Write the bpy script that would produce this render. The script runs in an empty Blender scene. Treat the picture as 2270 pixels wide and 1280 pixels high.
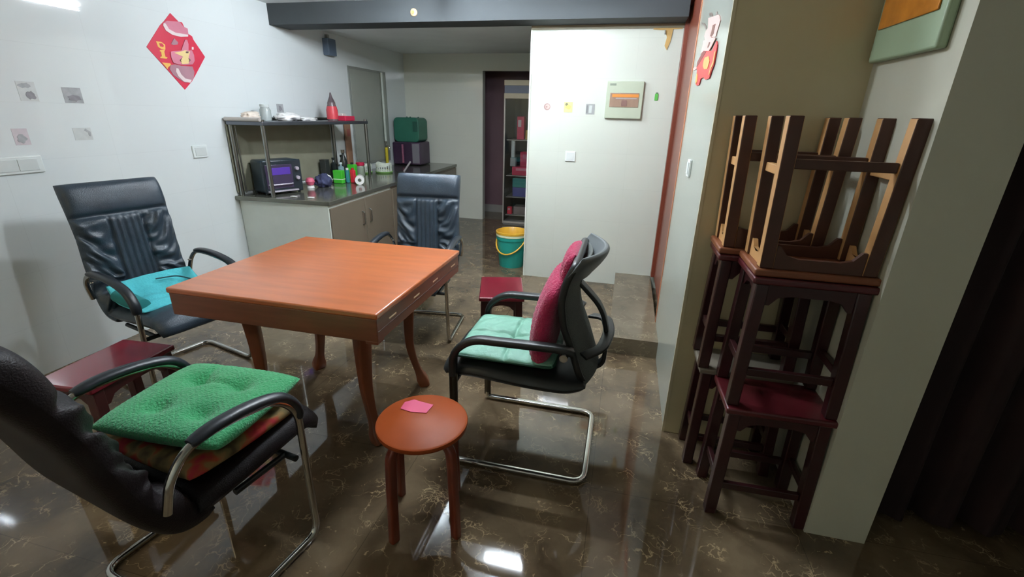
import bpy, bmesh, math, random
from mathutils import Vector, Matrix, noise
random.seed(7)
S = bpy.context.scene
C = S.collection
PI = math.pi
# ------------------------------------------------------------------ camera
cam_d = bpy.data.cameras.new('camera')
cam = bpy.data.objects.new('camera', cam_d); C.objects.link(cam)
cam_d.sensor_width = 36.0; cam_d.lens = 36.0 * 1020 / 2270; cam_d.clip_start = 0.02
def cam_matrix(p, r, y):
    cy, sy, cp, sp = math.cos(y), math.sin(y), math.cos(p), math.sin(p)
    fwd = Vector((sy*cp, cy*cp, -sp)); right = Vector((cy, -sy, 0)); down = fwd.cross(right)
    cr, sr = math.cos(r), math.sin(r)
    r2 = cr*right + sr*down; d2 = -sr*right + cr*down
    return Matrix(((r2.x, -d2.x, -fwd.x), (r2.y, -d2.y, -fwd.y), (r2.z, -d2.z, -fwd.z)))
m = cam_matrix(math.radians(20.7), math.radians(-1.45), math.radians(-13.1)).to_4x4()
m.translation = Vector((0, 0, 1.5)); cam.matrix_world = m
S.camera = cam
# ------------------------------------------------------------------ world, lamp levels, exposure
w = bpy.data.worlds.new('world'); S.world = w; w.use_nodes = True
w.node_tree.nodes['Background'].inputs[0].default_value = (0.75, 0.85, 1.0, 1)
w.node_tree.nodes['Background'].inputs[1].default_value = 0.05
LAMP_MAIN, LAMP_WALL, LAMP_NEAR, FILL_REAR = 108.0, 128.0, 120.0, 12.0   # glow of three ceiling battens and the added rear fill
S.view_settings.view_transform = 'Standard'; S.view_settings.look = 'None'
S.view_settings.gamma = 1.0; S.view_settings.use_curve_mapping = False
S.view_settings.exposure = 1.68
# ------------------------------------------------------------------ materials
def lin(c):
    return tuple(((v/255)/12.92 if v/255 <= 0.04045 else ((v/255+0.055)/1.055)**2.4) for v in c) + (1,)
MATS = {}
def mat(name, col, rough=0.5, metal=0.0, vary=0.0, scale=8.0, bump=0.0, bscale=60.0, coat=0.0, emit=0.0, alpha=1.0, trans=0.0, sheen=0.0, stretch=None, spec=0.5, crough=0.08):
    if name in MATS: return MATS[name]
    m = bpy.data.materials.new(name); m.use_nodes = True; MATS[name] = m
    nt = m.node_tree; b = nt.nodes['Principled BSDF']; c = lin(col)
    b.inputs['Base Color'].default_value = c
    b.inputs['Roughness'].default_value = rough; b.inputs['Metallic'].default_value = metal
    b.inputs['Coat Weight'].default_value = coat; b.inputs['Transmission Weight'].default_value = trans
    b.inputs['Coat Roughness'].default_value = crough; b.inputs['Specular IOR Level'].default_value = spec
    b.inputs['Sheen Weight'].default_value = sheen
    if emit: b.inputs['Emission Color'].default_value = c; b.inputs['Emission Strength'].default_value = emit
    tc = nt.nodes.new('ShaderNodeTexCoord'); mp = nt.nodes.new('ShaderNodeMapping')
    nt.links.new(tc.outputs['Object'], mp.inputs['Vector'])
    if stretch: mp.inputs['Scale'].default_value = stretch
    n = nt.nodes.new('ShaderNodeTexNoise'); n.inputs['Scale'].default_value = scale; n.inputs['Detail'].default_value = 6
    nt.links.new(mp.outputs[0], n.inputs['Vector'])
    v = max(vary, 0.03)
    r = nt.nodes.new('ShaderNodeValToRGB'); r.color_ramp.elements[0].position = 0.3; r.color_ramp.elements[1].position = 0.7
    r.color_ramp.elements[0].color = tuple(x*(1-v) for x in c[:3]) + (1,)
    r.color_ramp.elements[1].color = tuple(min(1, x*(1+v)) for x in c[:3]) + (1,)
    nt.links.new(n.outputs['Fac'], r.inputs[0]); nt.links.new(r.outputs[0], b.inputs['Base Color'])
    if bump:
        n2 = nt.nodes.new('ShaderNodeTexNoise'); n2.inputs['Scale'].default_value = bscale; n2.inputs['Detail'].default_value = 4
        nt.links.new(mp.outputs[0], n2.inputs['Vector'])
        bp = nt.nodes.new('ShaderNodeBump'); bp.inputs['Strength'].default_value = bump; bp.inputs['Distance'].default_value = 0.01
        nt.links.new(n2.outputs['Fac'], bp.inputs['Height']); nt.links.new(bp.outputs[0], b.inputs['Normal'])
    return m
def tile_mat(name, col, axis, rough=0.05, grout=0.93, tw=0.6, th=0.3, wave=0.12):
    """glossy ceramic wall tile with fine horizontal relief; axis = horizontal world axis of the wall"""
    m = bpy.data.materials.new(name); m.use_nodes = True; MATS[name] = m
    nt = m.node_tree; b = nt.nodes['Principled BSDF']; L = nt.links.new
    g = nt.nodes.new('ShaderNodeNewGeometry'); s = nt.nodes.new('ShaderNodeSeparateXYZ'); L(g.outputs['Position'], s.inputs[0])
    cb = nt.nodes.new('ShaderNodeCombineXYZ'); L(s.outputs[axis], cb.inputs[0]); L(s.outputs['Z'], cb.inputs[1])
    br = nt.nodes.new('ShaderNodeTexBrick'); br.offset = 0.0; L(cb.outputs[0], br.inputs['Vector'])
    c = lin(col)
    br.inputs['Color1'].default_value = c; br.inputs['Color2'].default_value = tuple(x*0.985 for x in c[:3]) + (1,)
    br.inputs['Mortar'].default_value = tuple(x*grout for x in c[:3]) + (1,)
    br.inputs['Scale'].default_value = 1.0; br.inputs['Mortar Size'].default_value = 0.0016; br.inputs['Mortar Smooth'].default_value = 0.5
    br.inputs['Brick Width'].default_value = tw; br.inputs['Row Height'].default_value = th
    L(br.outputs['Color'], b.inputs['Base Color']); b.inputs['Roughness'].default_value = rough
    mp = nt.nodes.new('ShaderNodeMapping'); L(cb.outputs[0], mp.inputs[0]); mp.inputs['Scale'].default_value = (1.3, 34, 1)
    n = nt.nodes.new('ShaderNodeTexNoise'); n.inputs['Scale'].default_value = 1.0; n.inputs['Detail'].default_value = 3; L(mp.outputs[0], n.inputs[0])
    bp = nt.nodes.new('ShaderNodeBump'); bp.inputs['Strength'].default_value = wave; bp.inputs['Distance'].default_value = 0.008
    L(n.outputs['Fac'], bp.inputs['Height']); L(bp.outputs[0], b.inputs['Normal'])
    return m
def marble(name, dark, mid, vein, rough=0.045, tile=0.8):
    m = bpy.data.materials.new(name); m.use_nodes = True; MATS[name] = m
    nt = m.node_tree; b = nt.nodes['Principled BSDF']; L = nt.links.new; N = nt.nodes.new
    g = N('ShaderNodeNewGeometry')
    wn = N('ShaderNodeTexNoise'); wn.inputs['Scale'].default_value = 5.5; wn.inputs['Detail'].default_value = 8; L(g.outputs['Position'], wn.inputs[0])
    ad = N('ShaderNodeVectorMath'); ad.operation = 'SCALE'; ad.inputs['Scale'].default_value = 0.34; L(wn.outputs['Color'], ad.inputs[0])
    ps = N('ShaderNodeVectorMath'); ps.operation = 'ADD'; L(g.outputs['Position'], ps.inputs[0]); L(ad.outputs[0], ps.inputs[1])
    def veins(scale, w0, w1, seed):
        v = N('ShaderNodeTexVoronoi'); v.feature = 'DISTANCE_TO_EDGE'; v.inputs['Scale'].default_value = scale
        o = N('ShaderNodeVectorMath'); o.operation = 'ADD'; o.inputs[1].default_value = (seed, seed*1.7, 0); L(ps.outputs[0], o.inputs[0]); L(o.outputs[0], v.inputs['Vector'])
        r = N('ShaderNodeMapRange'); r.inputs[1].default_value = w0; r.inputs[2].default_value = w1; r.inputs[3].default_value = 1; r.inputs[4].default_value = 0
        L(v.outputs['Distance'], r.inputs[0]); return r.outputs[0]
    def mask(scale, lo, hi, off):
        n = N('ShaderNodeTexNoise'); n.inputs['Scale'].default_value = scale; n.inputs['Detail'].default_value = 4
        o = N('ShaderNodeVectorMath'); o.operation = 'ADD'; o.inputs[1].default_value = (off, off, 0); L(g.outputs['Position'], o.inputs[0]); L(o.outputs[0], n.inputs[0])
        r = N('ShaderNodeMapRange'); r.inputs[1].default_value = lo; r.inputs[2].default_value = hi; L(n.outputs['Fac'], r.inputs[0]); return r.outputs[0]
    def mul(a, c):
        q = N('ShaderNodeMath'); q.operation = 'MULTIPLY'; L(a, q.inputs[0]); L(c, q.inputs[1]); return q.outputs[0]
    def mx(a, c):
        q = N('ShaderNodeMath'); q.operation = 'MAXIMUM'; L(a, q.inputs[0]); L(c, q.inputs[1]); return q.outputs[0]
    v1 = mul(veins(9.0, 0.0, 0.022, 0), mask(6.5, 0.52, 0.62, 3.1))
    v2 = mul(veins(24.0, 0.0, 0.07, 4.4), mask(7.0, 0.55, 0.66, 9.7))
    sp = N('ShaderNodeTexNoise'); sp.inputs['Scale'].default_value = 26; sp.inputs['Detail'].default_value = 2; L(ps.outputs[0], sp.inputs[0])
    sr = N('ShaderNodeMapRange'); sr.inputs[1].default_value = 0.70; sr.inputs[2].default_value = 0.76; L(sp.outputs['Fac'], sr.inputs[0])
    vv = mx(mx(v1, v2), sr.outputs[0])
    cl = N('ShaderNodeTexNoise'); cl.inputs['Scale'].default_value = 3.0; cl.inputs['Detail'].default_value = 7; L(ps.outputs[0], cl.inputs[0])
    r = N('ShaderNodeValToRGB'); r.color_ramp.elements[0].position = 0.34; r.color_ramp.elements[1].position = 0.68
    r.color_ramp.elements[0].color = lin(dark); r.color_ramp.elements[1].color = lin(mid); L(cl.outputs['Fac'], r.inputs[0])
    mi = N('ShaderNodeMix'); mi.data_type = 'RGBA'; L(vv, mi.inputs[0]); L(r.outputs[0], mi.inputs[6]); mi.inputs[7].default_value = lin(vein)
    s = N('ShaderNodeSeparateXYZ'); L(g.outputs['Position'], s.inputs[0]); cb = N('ShaderNodeCombineXYZ'); L(s.outputs[0], cb.inputs[0]); L(s.outputs[1], cb.inputs[1])
    br = N('ShaderNodeTexBrick'); br.offset = 0; br.inputs['Scale'].default_value = 1; br.inputs['Brick Width'].default_value = tile; br.inputs['Row Height'].default_value = tile
    br.inputs['Mortar Size'].default_value = 0.0015; br.inputs['Color1'].default_value = (1, 1, 1, 1); br.inputs['Color2'].default_value = (0.9, 0.9, 0.9, 1); br.inputs['Mortar'].default_value = (0.6, 0.6, 0.6, 1)
    L(cb.outputs[0], br.inputs[0])
    mm = N('ShaderNodeMix'); mm.data_type = 'RGBA'; mm.blend_type = 'MULTIPLY'; mm.inputs[0].default_value = 1; L(mi.outputs[2], mm.inputs[6]); L(br.outputs[0], mm.inputs[7])
    L(mm.outputs[2], b.inputs['Base Color']); b.inputs['Roughness'].default_value = rough
    b.inputs['IOR'].default_value = 1.6
    return m
M = mat
floor_m = marble('marble_floor', (76, 63, 48), (126, 109, 86), (186, 162, 126))
step_m = marble('marble_step', (98, 88, 72), (128, 116, 96), (160, 145, 118), rough=0.12)
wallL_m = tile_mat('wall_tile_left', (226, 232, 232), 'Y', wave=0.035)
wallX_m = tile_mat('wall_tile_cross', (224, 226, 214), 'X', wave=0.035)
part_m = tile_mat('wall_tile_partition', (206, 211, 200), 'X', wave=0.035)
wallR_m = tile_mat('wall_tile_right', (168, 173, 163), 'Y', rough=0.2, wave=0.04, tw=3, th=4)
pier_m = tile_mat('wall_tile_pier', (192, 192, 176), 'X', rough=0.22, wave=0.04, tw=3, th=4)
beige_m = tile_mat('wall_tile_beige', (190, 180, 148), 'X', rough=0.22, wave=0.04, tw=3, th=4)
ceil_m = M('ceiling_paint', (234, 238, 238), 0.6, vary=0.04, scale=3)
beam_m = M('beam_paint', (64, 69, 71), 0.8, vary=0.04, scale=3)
leather = M('black_leather', (52, 64, 75), 0.24, vary=0.15, bump=0.25, bscale=260)
leather_br = M('dark_brown_leather', (19, 12, 15), 0.5, vary=0.15, bump=0.25, bscale=260, spec=0.3)
pad_m = M('arm_pad_rubber', (30, 36, 42), 0.38, vary=0.1)
plast = M('black_plastic', (26, 30, 31), 0.42, vary=0.1)
headp = M('grey_black_plastic', (98, 104, 106), 0.45, vary=0.05)
chrome = M('chrome', (190, 188, 182), 0.14, 1.0)
steel = M('stainless_steel', (150, 152, 148), 0.28, 1.0, vary=0.05)
steel_paint = M('steel_panel', (222, 230, 222), 0.38, 0.0, vary=0.03)
tabl = M('table_wood_top', (182, 98, 48), 0.3, vary=0.12, scale=3, coat=0.6, crough=0.2, stretch=(1, 9, 1))
tabs = M('table_wood_side', (122, 74, 52), 0.35, vary=0.15, scale=4, stretch=(1, 1, 9))
leg_m = M('table_leg_wood', (122, 68, 42), 0.3, vary=0.15, scale=6)
slot_m = M('pale_inlay', (226, 196, 160), 0.4)
stool_m = M('red_varnished_wood', (112, 22, 38), 0.22, vary=0.2, scale=5, coat=0.5, stretch=(1, 6, 1))
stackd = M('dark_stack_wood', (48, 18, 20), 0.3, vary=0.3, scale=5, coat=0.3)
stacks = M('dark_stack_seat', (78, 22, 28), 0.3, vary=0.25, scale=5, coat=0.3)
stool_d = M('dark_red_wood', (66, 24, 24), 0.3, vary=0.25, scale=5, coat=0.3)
raw_lit_m = M('raw_pine_lit', (186, 140, 88), 0.55, vary=0.12, scale=7)  # raw pine tan, with lamplight on side faces put into the colour
rst = M('round_stool_wood', (150, 70, 32), 0.4, vary=0.15, scale=3, spec=0.12)
rsl = M('round_stool_leg', (112, 44, 26), 0.28, vary=0.2, scale=5, coat=0.3)
# ------------------------------------------------------------------ mesh helpers
def finish(name, bm, m, parent=None, smooth=True, bevel=0.0, subsurf=0, angle=40):
    bmesh.ops.recalc_face_normals(bm, faces=bm.faces[:])
    me = bpy.data.meshes.new(name); bm.to_mesh(me); bm.free()
    o = bpy.data.objects.new(name, me); C.objects.link(o)
    for x in (m if isinstance(m, (list, tuple)) else [m]): me.materials.append(x)
    if parent: o.parent = parent
    if smooth:
        for p in me.polygons: p.use_smooth = True
        try: me.set_sharp_from_angle(angle=math.radians(angle))
        except Exception: pass
    if bevel:
        b = o.modifiers.new('bevel', 'BEVEL'); b.width = bevel; b.segments = 3; b.limit_method = 'ANGLE'; b.angle_limit = math.radians(50)
    if subsurf:
        s = o.modifiers.new('sub', 'SUBSURF'); s.levels = subsurf; s.render_levels = subsurf
    return o
def add_box(bm, c, s, rot=None, taper=None, mi=0):
    r = bmesh.ops.create_cube(bm, size=1.0)
    vs = r['verts']
    for v in vs:
        k = 1.0
        if taper and v.co.z < 0: k = taper
        v.co = Vector((v.co.x*s[0]*k, v.co.y*s[1]*k, v.co.z*s[2]))
        if rot: v.co = rot @ v.co
        v.co += Vector(c)
    for f in {f for v in vs for f in v.link_faces}: f.material_index = mi
    return vs
def box(name, lo, hi, m, parent=None, bevel=0.004, rot=None):
    bm = bmesh.new(); c = [(a+b)/2 for a, b in zip(lo, hi)]; s = [abs(b-a) for a, b in zip(lo, hi)]
    add_box(bm, c, s, rot); return finish(name, bm, m, parent, bevel=bevel)
def fillet(pts, r, n=6):
    P = [Vector(p) for p in pts]; out = [P[0]]
    for i in range(1, len(P)-1):
        a, b, c = P[i-1], P[i], P[i+1]
        d1 = (a-b); d2 = (c-b); rr = min(r, d1.length*0.49, d2.length*0.49)
        p1 = b + d1.normalized()*rr; p2 = b + d2.normalized()*rr
        for k in range(n+1):
            t = k/n; out.append((1-t)**2*p1 + 2*t*(1-t)*b + t*t*p2)
    out.append(P[-1]); return out
def sweep(bm, pts, prof, up=(0, 0, 1), closed=False, scale=None):
    """prof: list of (u, v) around the path; up fixes the frame"""
    P = [Vector(p) for p in pts]; n = len(P); rings = []
    upv = Vector(up); last = None
    for i in range(n):
        if closed: t = P[(i+1) % n] - P[i-1]
        else: t = P[min(i+1, n-1)] - P[max(i-1, 0)]
        t.normalize()
        if last is None:
            s = t.cross(upv)
            if s.length < 1e-3: s = t.cross(Vector((1, 0, 0)))
            s.normalize()
        else:
            s = last - t*last.dot(t); s.normalize()
        last = s; u2 = s.cross(t)
        k = scale(i/(n-1)) if scale else 1.0
        kk = k if isinstance(k, tuple) else (k, k)
        rings.append([bm.verts.new(P[i] + s*(a*kk[0]) + u2*(b*kk[1])) for a, b in prof])
    m_ = len(prof)
    rng = range(n) if closed else range(n-1)
    for i in rng:
        A, B = rings[i], rings[(i+1) % n]
        for j in range(m_):
            bm.faces.new((A[j], A[(j+1) % m_], B[(j+1) % m_], B[j]))
    if not closed:
        bm.faces.new(rings[0][::-1]); bm.faces.new(rings[-1])
def circ(r, n=12, ry=None):
    return [(r*math.cos(2*PI*k/n), (ry or r)*math.sin(2*PI*k/n)) for k in range(n)]
def rrect(w, h, r, n=3):
    out = []
    for cx, cy, a0 in ((w/2-r, h/2-r, 0), (-w/2+r, h/2-r, PI/2), (-w/2+r, -h/2+r, PI), (w/2-r, -h/2+r, 1.5*PI)):
        for k in range(n+1):
            a = a0 + PI/2*k/n; out.append((cx+r*math.cos(a), cy+r*math.sin(a)))
    return out
def tube(name, pts, r, m, parent=None, fr=0.05, prof=None, up=(0, 0, 1), closed=False, scale=None):
    bm = bmesh.new(); sweep(bm, fillet(pts, fr) if fr and not closed else pts, prof or circ(r), up, closed, scale)
    return finish(name, bm, m, parent)
def lathe(bm, prof, c=(0, 0, 0), n=32):
    rings = []
    for r, z in prof:
        if r < 1e-5: rings.append([bm.verts.new((c[0], c[1], c[2]+z))])
        else: rings.append([bm.verts.new((c[0]+r*math.cos(2*PI*k/n), c[1]+r*math.sin(2*PI*k/n), c[2]+z)) for k in range(n)])
    for A, B in zip(rings, rings[1:]):
        for k in range(n):
            a, b = A[k % len(A)], A[(k+1) % len(A)]; c_, d = B[(k+1) % len(B)], B[k % len(B)]
            vs = []
            for v in (a, b, c_, d):
                if v not in vs: vs.append(v)
            if len(vs) > 2: bm.faces.new(vs)
def lathe_obj(name, prof, m, parent=None, c=(0, 0, 0), n=32):
    bm = bmesh.new(); lathe(bm, prof, c, n); return finish(name, bm, m, parent)
def prism(bm, pts, to3, thick, mi=0):
    """pts 2D; to3(u, v, d) -> world; extruded by thick"""
    A = [bm.verts.new(to3(u, v, 0)) for u, v in pts]; B = [bm.verts.new(to3(u, v, thick)) for u, v in pts]
    n = len(pts); fs = [bm.faces.new(A[::-1]), bm.faces.new(B)]
    for k in range(n): fs.append(bm.faces.new((A[k], A[(k+1) % n], B[(k+1) % n], B[k])))
    for f in fs: f.material_index = mi
def interp(P, t):
    """Catmull-Rom through rows of tuples, t 0..1"""
    n = len(P)-1; x = min(max(t, 0), 1)*n; i = min(int(x), n-1); f = x-i
    a, b, c, d = P[max(i-1, 0)], P[i], P[i+1], P[min(i+2, n)]
    return [0.5*((2*q) + (r-p)*f + (2*p-5*q+4*r-s)*f*f + (-p+3*q-3*r+s)*f**3) for p, q, r, s in zip(a, b, c, d)]
def shell(bm, prof, disp=None, nu=40, ns=60, edge=6, send=0.05, curve=0.0, cx=0.0):
    """padded panel: prof rows (x, z, halfwidth, thickness) from first to last; top side faces the sitter"""
    top, bot = [], []
    for i in range(ns+1):
        s = i/ns; x, z, hw, th = interp(prof, s)
        x2, z2 = interp(prof, min(s+0.01, 1))[:2]; x1, z1 = interp(prof, max(s-0.01, 0))[:2]
        T = Vector((x2-x1, z2-z1)); T.normalize(); N = Vector((T.y, -T.x))
        q = min(1, min(s, 1-s)/send); es = math.sqrt(max(0.0, 1-(1-q)**2))
        ra, rb = [], []
        for j in range(nu+1):
            u = -1 + 2*j/nu; eu = math.sqrt(max(0.0, 1-abs(u)**edge))
            k = max(0.04, es*eu); d = (disp(u, s) if disp else 0)*min(1, eu*1.3)*es
            o = curve*u*u
            a = th/2*k + d + o; b = -th/2*k + o
            q_ = cx*u*u; ra.append(bm.verts.new((x+q_+N.x*a, u*hw, z+N.y*a))); rb.append(bm.verts.new((x+q_+N.x*b, u*hw, z+N.y*b)))
        top.append(ra); bot.append(rb)
    for i in range(ns):
        for j in range(nu):
            bm.faces.new((top[i][j], top[i][j+1], top[i+1][j+1], top[i+1][j]))
            bm.faces.new((bot[i][j], bot[i+1][j], bot[i+1][j+1], bot[i][j+1]))
    for i in range(ns):
        for j in (0, nu): bm.faces.new((top[i][j], top[i+1][j], bot[i+1][j], bot[i][j]))
    for j in range(nu):
        for i in (0, ns): bm.faces.new((top[i][j], top[i][j+1], bot[i][j+1], bot[i][j]))
# ------------------------------------------------------------------ scene-graph helpers
def props(o, label=None, cat=None, group=None, kind=None):
    if label: o['label'] = label
    if cat: o['category'] = cat
    if group: o['group'] = group
    if kind: o['kind'] = kind
    return o
def thing(name, label, cat, loc=(0, 0, 0), rz=0.0, group=None):
    o = bpy.data.objects.new(name, None); C.objects.link(o); o.empty_display_size = 0.1
    o.location = loc; o.rotation_euler = (0, 0, rz); return props(o, label, cat, group)
def struct(o): o['kind'] = 'structure'; return o
def dup(root, loc=None, rot=None, label=None):
    r = root.copy(); C.objects.link(r)
    if loc is not None: r.location = loc
    if rot is not None: r.rotation_euler = rot
    if label: r['label'] = label
    for ch in list(root.children):
        c = ch.copy(); C.objects.link(c); c.parent = r
        for g in list(ch.children):
            d = g.copy(); C.objects.link(d); d.parent = c
    return r
# ================================================================== LAMPS (three room battens and an added rear fill)
def batten(label, loc, rz, power, half=0.215, col=(236, 246, 255)):
    t = thing('ceiling_light', label, 'ceiling light', loc, rz)
    box('housing', (-half-0.015, -0.035, -0.03), (half+0.015, 0.035, 0.0), M('lamp_housing', (225, 225, 225), 0.4), t, 0.006)
    tube('lamp_tube', [(-half, 0, -0.048), (half, 0, -0.048)], 0.018, M('lamp_glow_%d_%d' % (power, col[2]), col, 0.4, emit=power), t, 0)
batten('short white batten lamp on the ceiling above the table, nearest the partition', (-0.655, 2.97, 2.36), 0, LAMP_MAIN)
batten('short white batten lamp on the ceiling toward the left wall, turned lengthwise', (-1.55, 3.42, 2.36), PI/2, LAMP_WALL)
batten('dim batten lamp on the ceiling over the near edge of the table', (-0.75, 2.16, 2.36), 0, LAMP_NEAR)
batten('long warm fill light added out of view behind the camera', (-2.3, -0.6, 2.36), 0, FILL_REAR, 0.6, (255, 232, 190))  # unseen fill, added to lift the dim near surfaces
# ================================================================== ROOM SHELL
def room(name, boxes, m):
    bm = bmesh.new()
    for lo, hi in boxes: add_box(bm, [(a+b)/2 for a, b in zip(lo, hi)], [b-a for a, b in zip(lo, hi)])
    return struct(finish(name, bm, m, smooth=False))
CH = 2.36
room('floor', [((-3.35, -1.6, -0.1), (2.7, 7.5, 0.0))], floor_m)
room('wall_left', [((-3.35, -1.6, 0), (-3.2, 7.5, CH))], wallL_m)
room('wall_back', [((-3.2, 6.63, 0), (-2.03, 6.75, CH)), ((-2.03, 6.63, 2.05), (-0.88, 6.75, CH))], wallX_m)
room('wall_passage', [((-3.2, 7.25, 0), (-0.88, 7.35, CH))], M('maroon_wall', (116, 88, 94), 0.5, vary=0.1, scale=2))
room('baseboard_passage', [((-2.6, 7.235, 0), (-0.9, 7.25, 0.12))], M('passage_baseboard', (150, 146, 140), 0.4))
room('wall_partition', [((-0.88, 4.27, 0), (1.0, 7.35, CH))], part_m)
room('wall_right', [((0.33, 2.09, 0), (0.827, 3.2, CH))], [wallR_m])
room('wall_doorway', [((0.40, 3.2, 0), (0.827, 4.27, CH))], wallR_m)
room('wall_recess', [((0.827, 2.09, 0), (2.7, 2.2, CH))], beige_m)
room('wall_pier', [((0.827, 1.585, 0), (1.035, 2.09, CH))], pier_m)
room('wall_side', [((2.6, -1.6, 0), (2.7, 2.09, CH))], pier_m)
room('wall_rear', [((-3.2, -1.6, 0), (2.6, -1.5, CH))], wallX_m)
room('ceiling', [((-3.35, -1.6, CH), (2.7, 7.5, CH+0.1)), ((-3.2, 4.27, 2.265), (-0.88, 6.63, CH))], ceil_m)
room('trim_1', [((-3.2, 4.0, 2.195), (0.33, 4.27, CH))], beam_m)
room('trim_2', [((-0.884, 4.262, 0), (-0.872, 4.27, 2.165))], M('tile_edge', (214, 216, 206), 0.3))
room('trim_6', [((-0.88, 4.255, 2.165), (0.33, 4.27, 2.195))], M('cornice_strip', (150, 146, 122), 0.5))
room('trim_3', [((0.322, 2.083, 0), (0.334, 2.094, CH))], M('tile_edge_warm', (196, 188, 158), 0.3))
# the beige skim on the face of the right wall block that looks back into the room
room('trim_4', [((0.334, 2.086, 0), (0.827, 2.09, CH))], beige_m)
# door_1: brown timber door and frame in the right wall, past the white panel
dbrown = M('door_brown', (118, 58, 42), 0.35, vary=0.12, scale=3, stretch=(1, 1, 0.2))
d1 = struct(thing('door_1', None, None, (0.33, 3.2, 0.0)))
box('door_leaf', (0.03, 0.07, 0.13), (0.065, 1.0, 2.3), dbrown, d1, 0.003)
box('door_frame', (0.0, 0.0, 0.13), (0.07, 0.07, 2.36), dbrown, d1, 0.004)
box('door_frame', (0.0, 1.0, 0.13), (0.07, 1.07, 2.36), dbrown, d1, 0.004)
box('door_frame', (0.0, 0.07, 2.3), (0.07, 1.0, 2.36), dbrown, d1, 0.004)
box('edge_bead', (-0.006, -0.004, 0.0), (0.0, 0.01, 2.36), M('pale_bead', (196, 130, 96), 0.4), d1, 0.001)
# step in front of that door
room('trim_5', [((0.012, 2.866, 0), (0.33, 4.27, 0.118))], step_m)
# window_1: dim frosted panel in the left wall over the worktop
wd = struct(thing('window_1', None, None, (-3.2, 5.62, 1.4)))
box('window_frame', (0.0, -0.44, -0.53), (0.012, 0.44, 0.58), M('grey_frame', (146, 150, 144), 0.5), wd, 0.003)
box('window_pane', (0.012, -0.41, -0.50), (0.016, 0.41, 0.55), M('frosted_pane', (158, 162, 152), 0.3), wd, 0.001)
# ================================================================== WALL FITTINGS, LEFT WALL
white_p = M('white_plastic', (226, 232, 230), 0.3, vary=0.02)
grey_p = M('grey_plastic', (150, 155, 152), 0.4)
def socket(name, label, cat, loc, w_, h_, gangs, axis='L', rz=0):
    t = thing(name, label, cat, loc, rz)
    box('plate', (0, -w_/2, -h_/2), (0.012, w_/2, h_/2), white_p, t, 0.004)
    for k in range(gangs):
        gw = w_*0.8/gangs; y0 = -w_*0.4 + k*gw
        box('rocker', (0.012, y0+0.003, -h_*0.34), (0.015, y0+gw-0.003, h_*0.34), M('rocker_white', (212, 218, 216), 0.3), t, 0.001)
    return t
socket('wall_socket', 'long white double socket plate on the left wall, cut by the photo edge', 'socket', (-3.2, 1.86, 1.18), 0.24, 0.09, 2)
socket('wall_socket', 'small white socket plate on the left wall beside the steel rack', 'socket', (-3.2, 3.02, 1.178), 0.13, 0.09, 1)
def flat(name, parent, key, poly, m, X, d0, d1, sgn):
    bm = bmesh.new(); prism(bm, poly[key], lambda u, v, d: (X + sgn*(d0 + d), u, v), d1-d0)
    o = finish(name, bm, m, None, smooth=False)
    o.data.transform(Matrix.Translation(-parent.location)); o.parent = parent; return o
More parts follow.
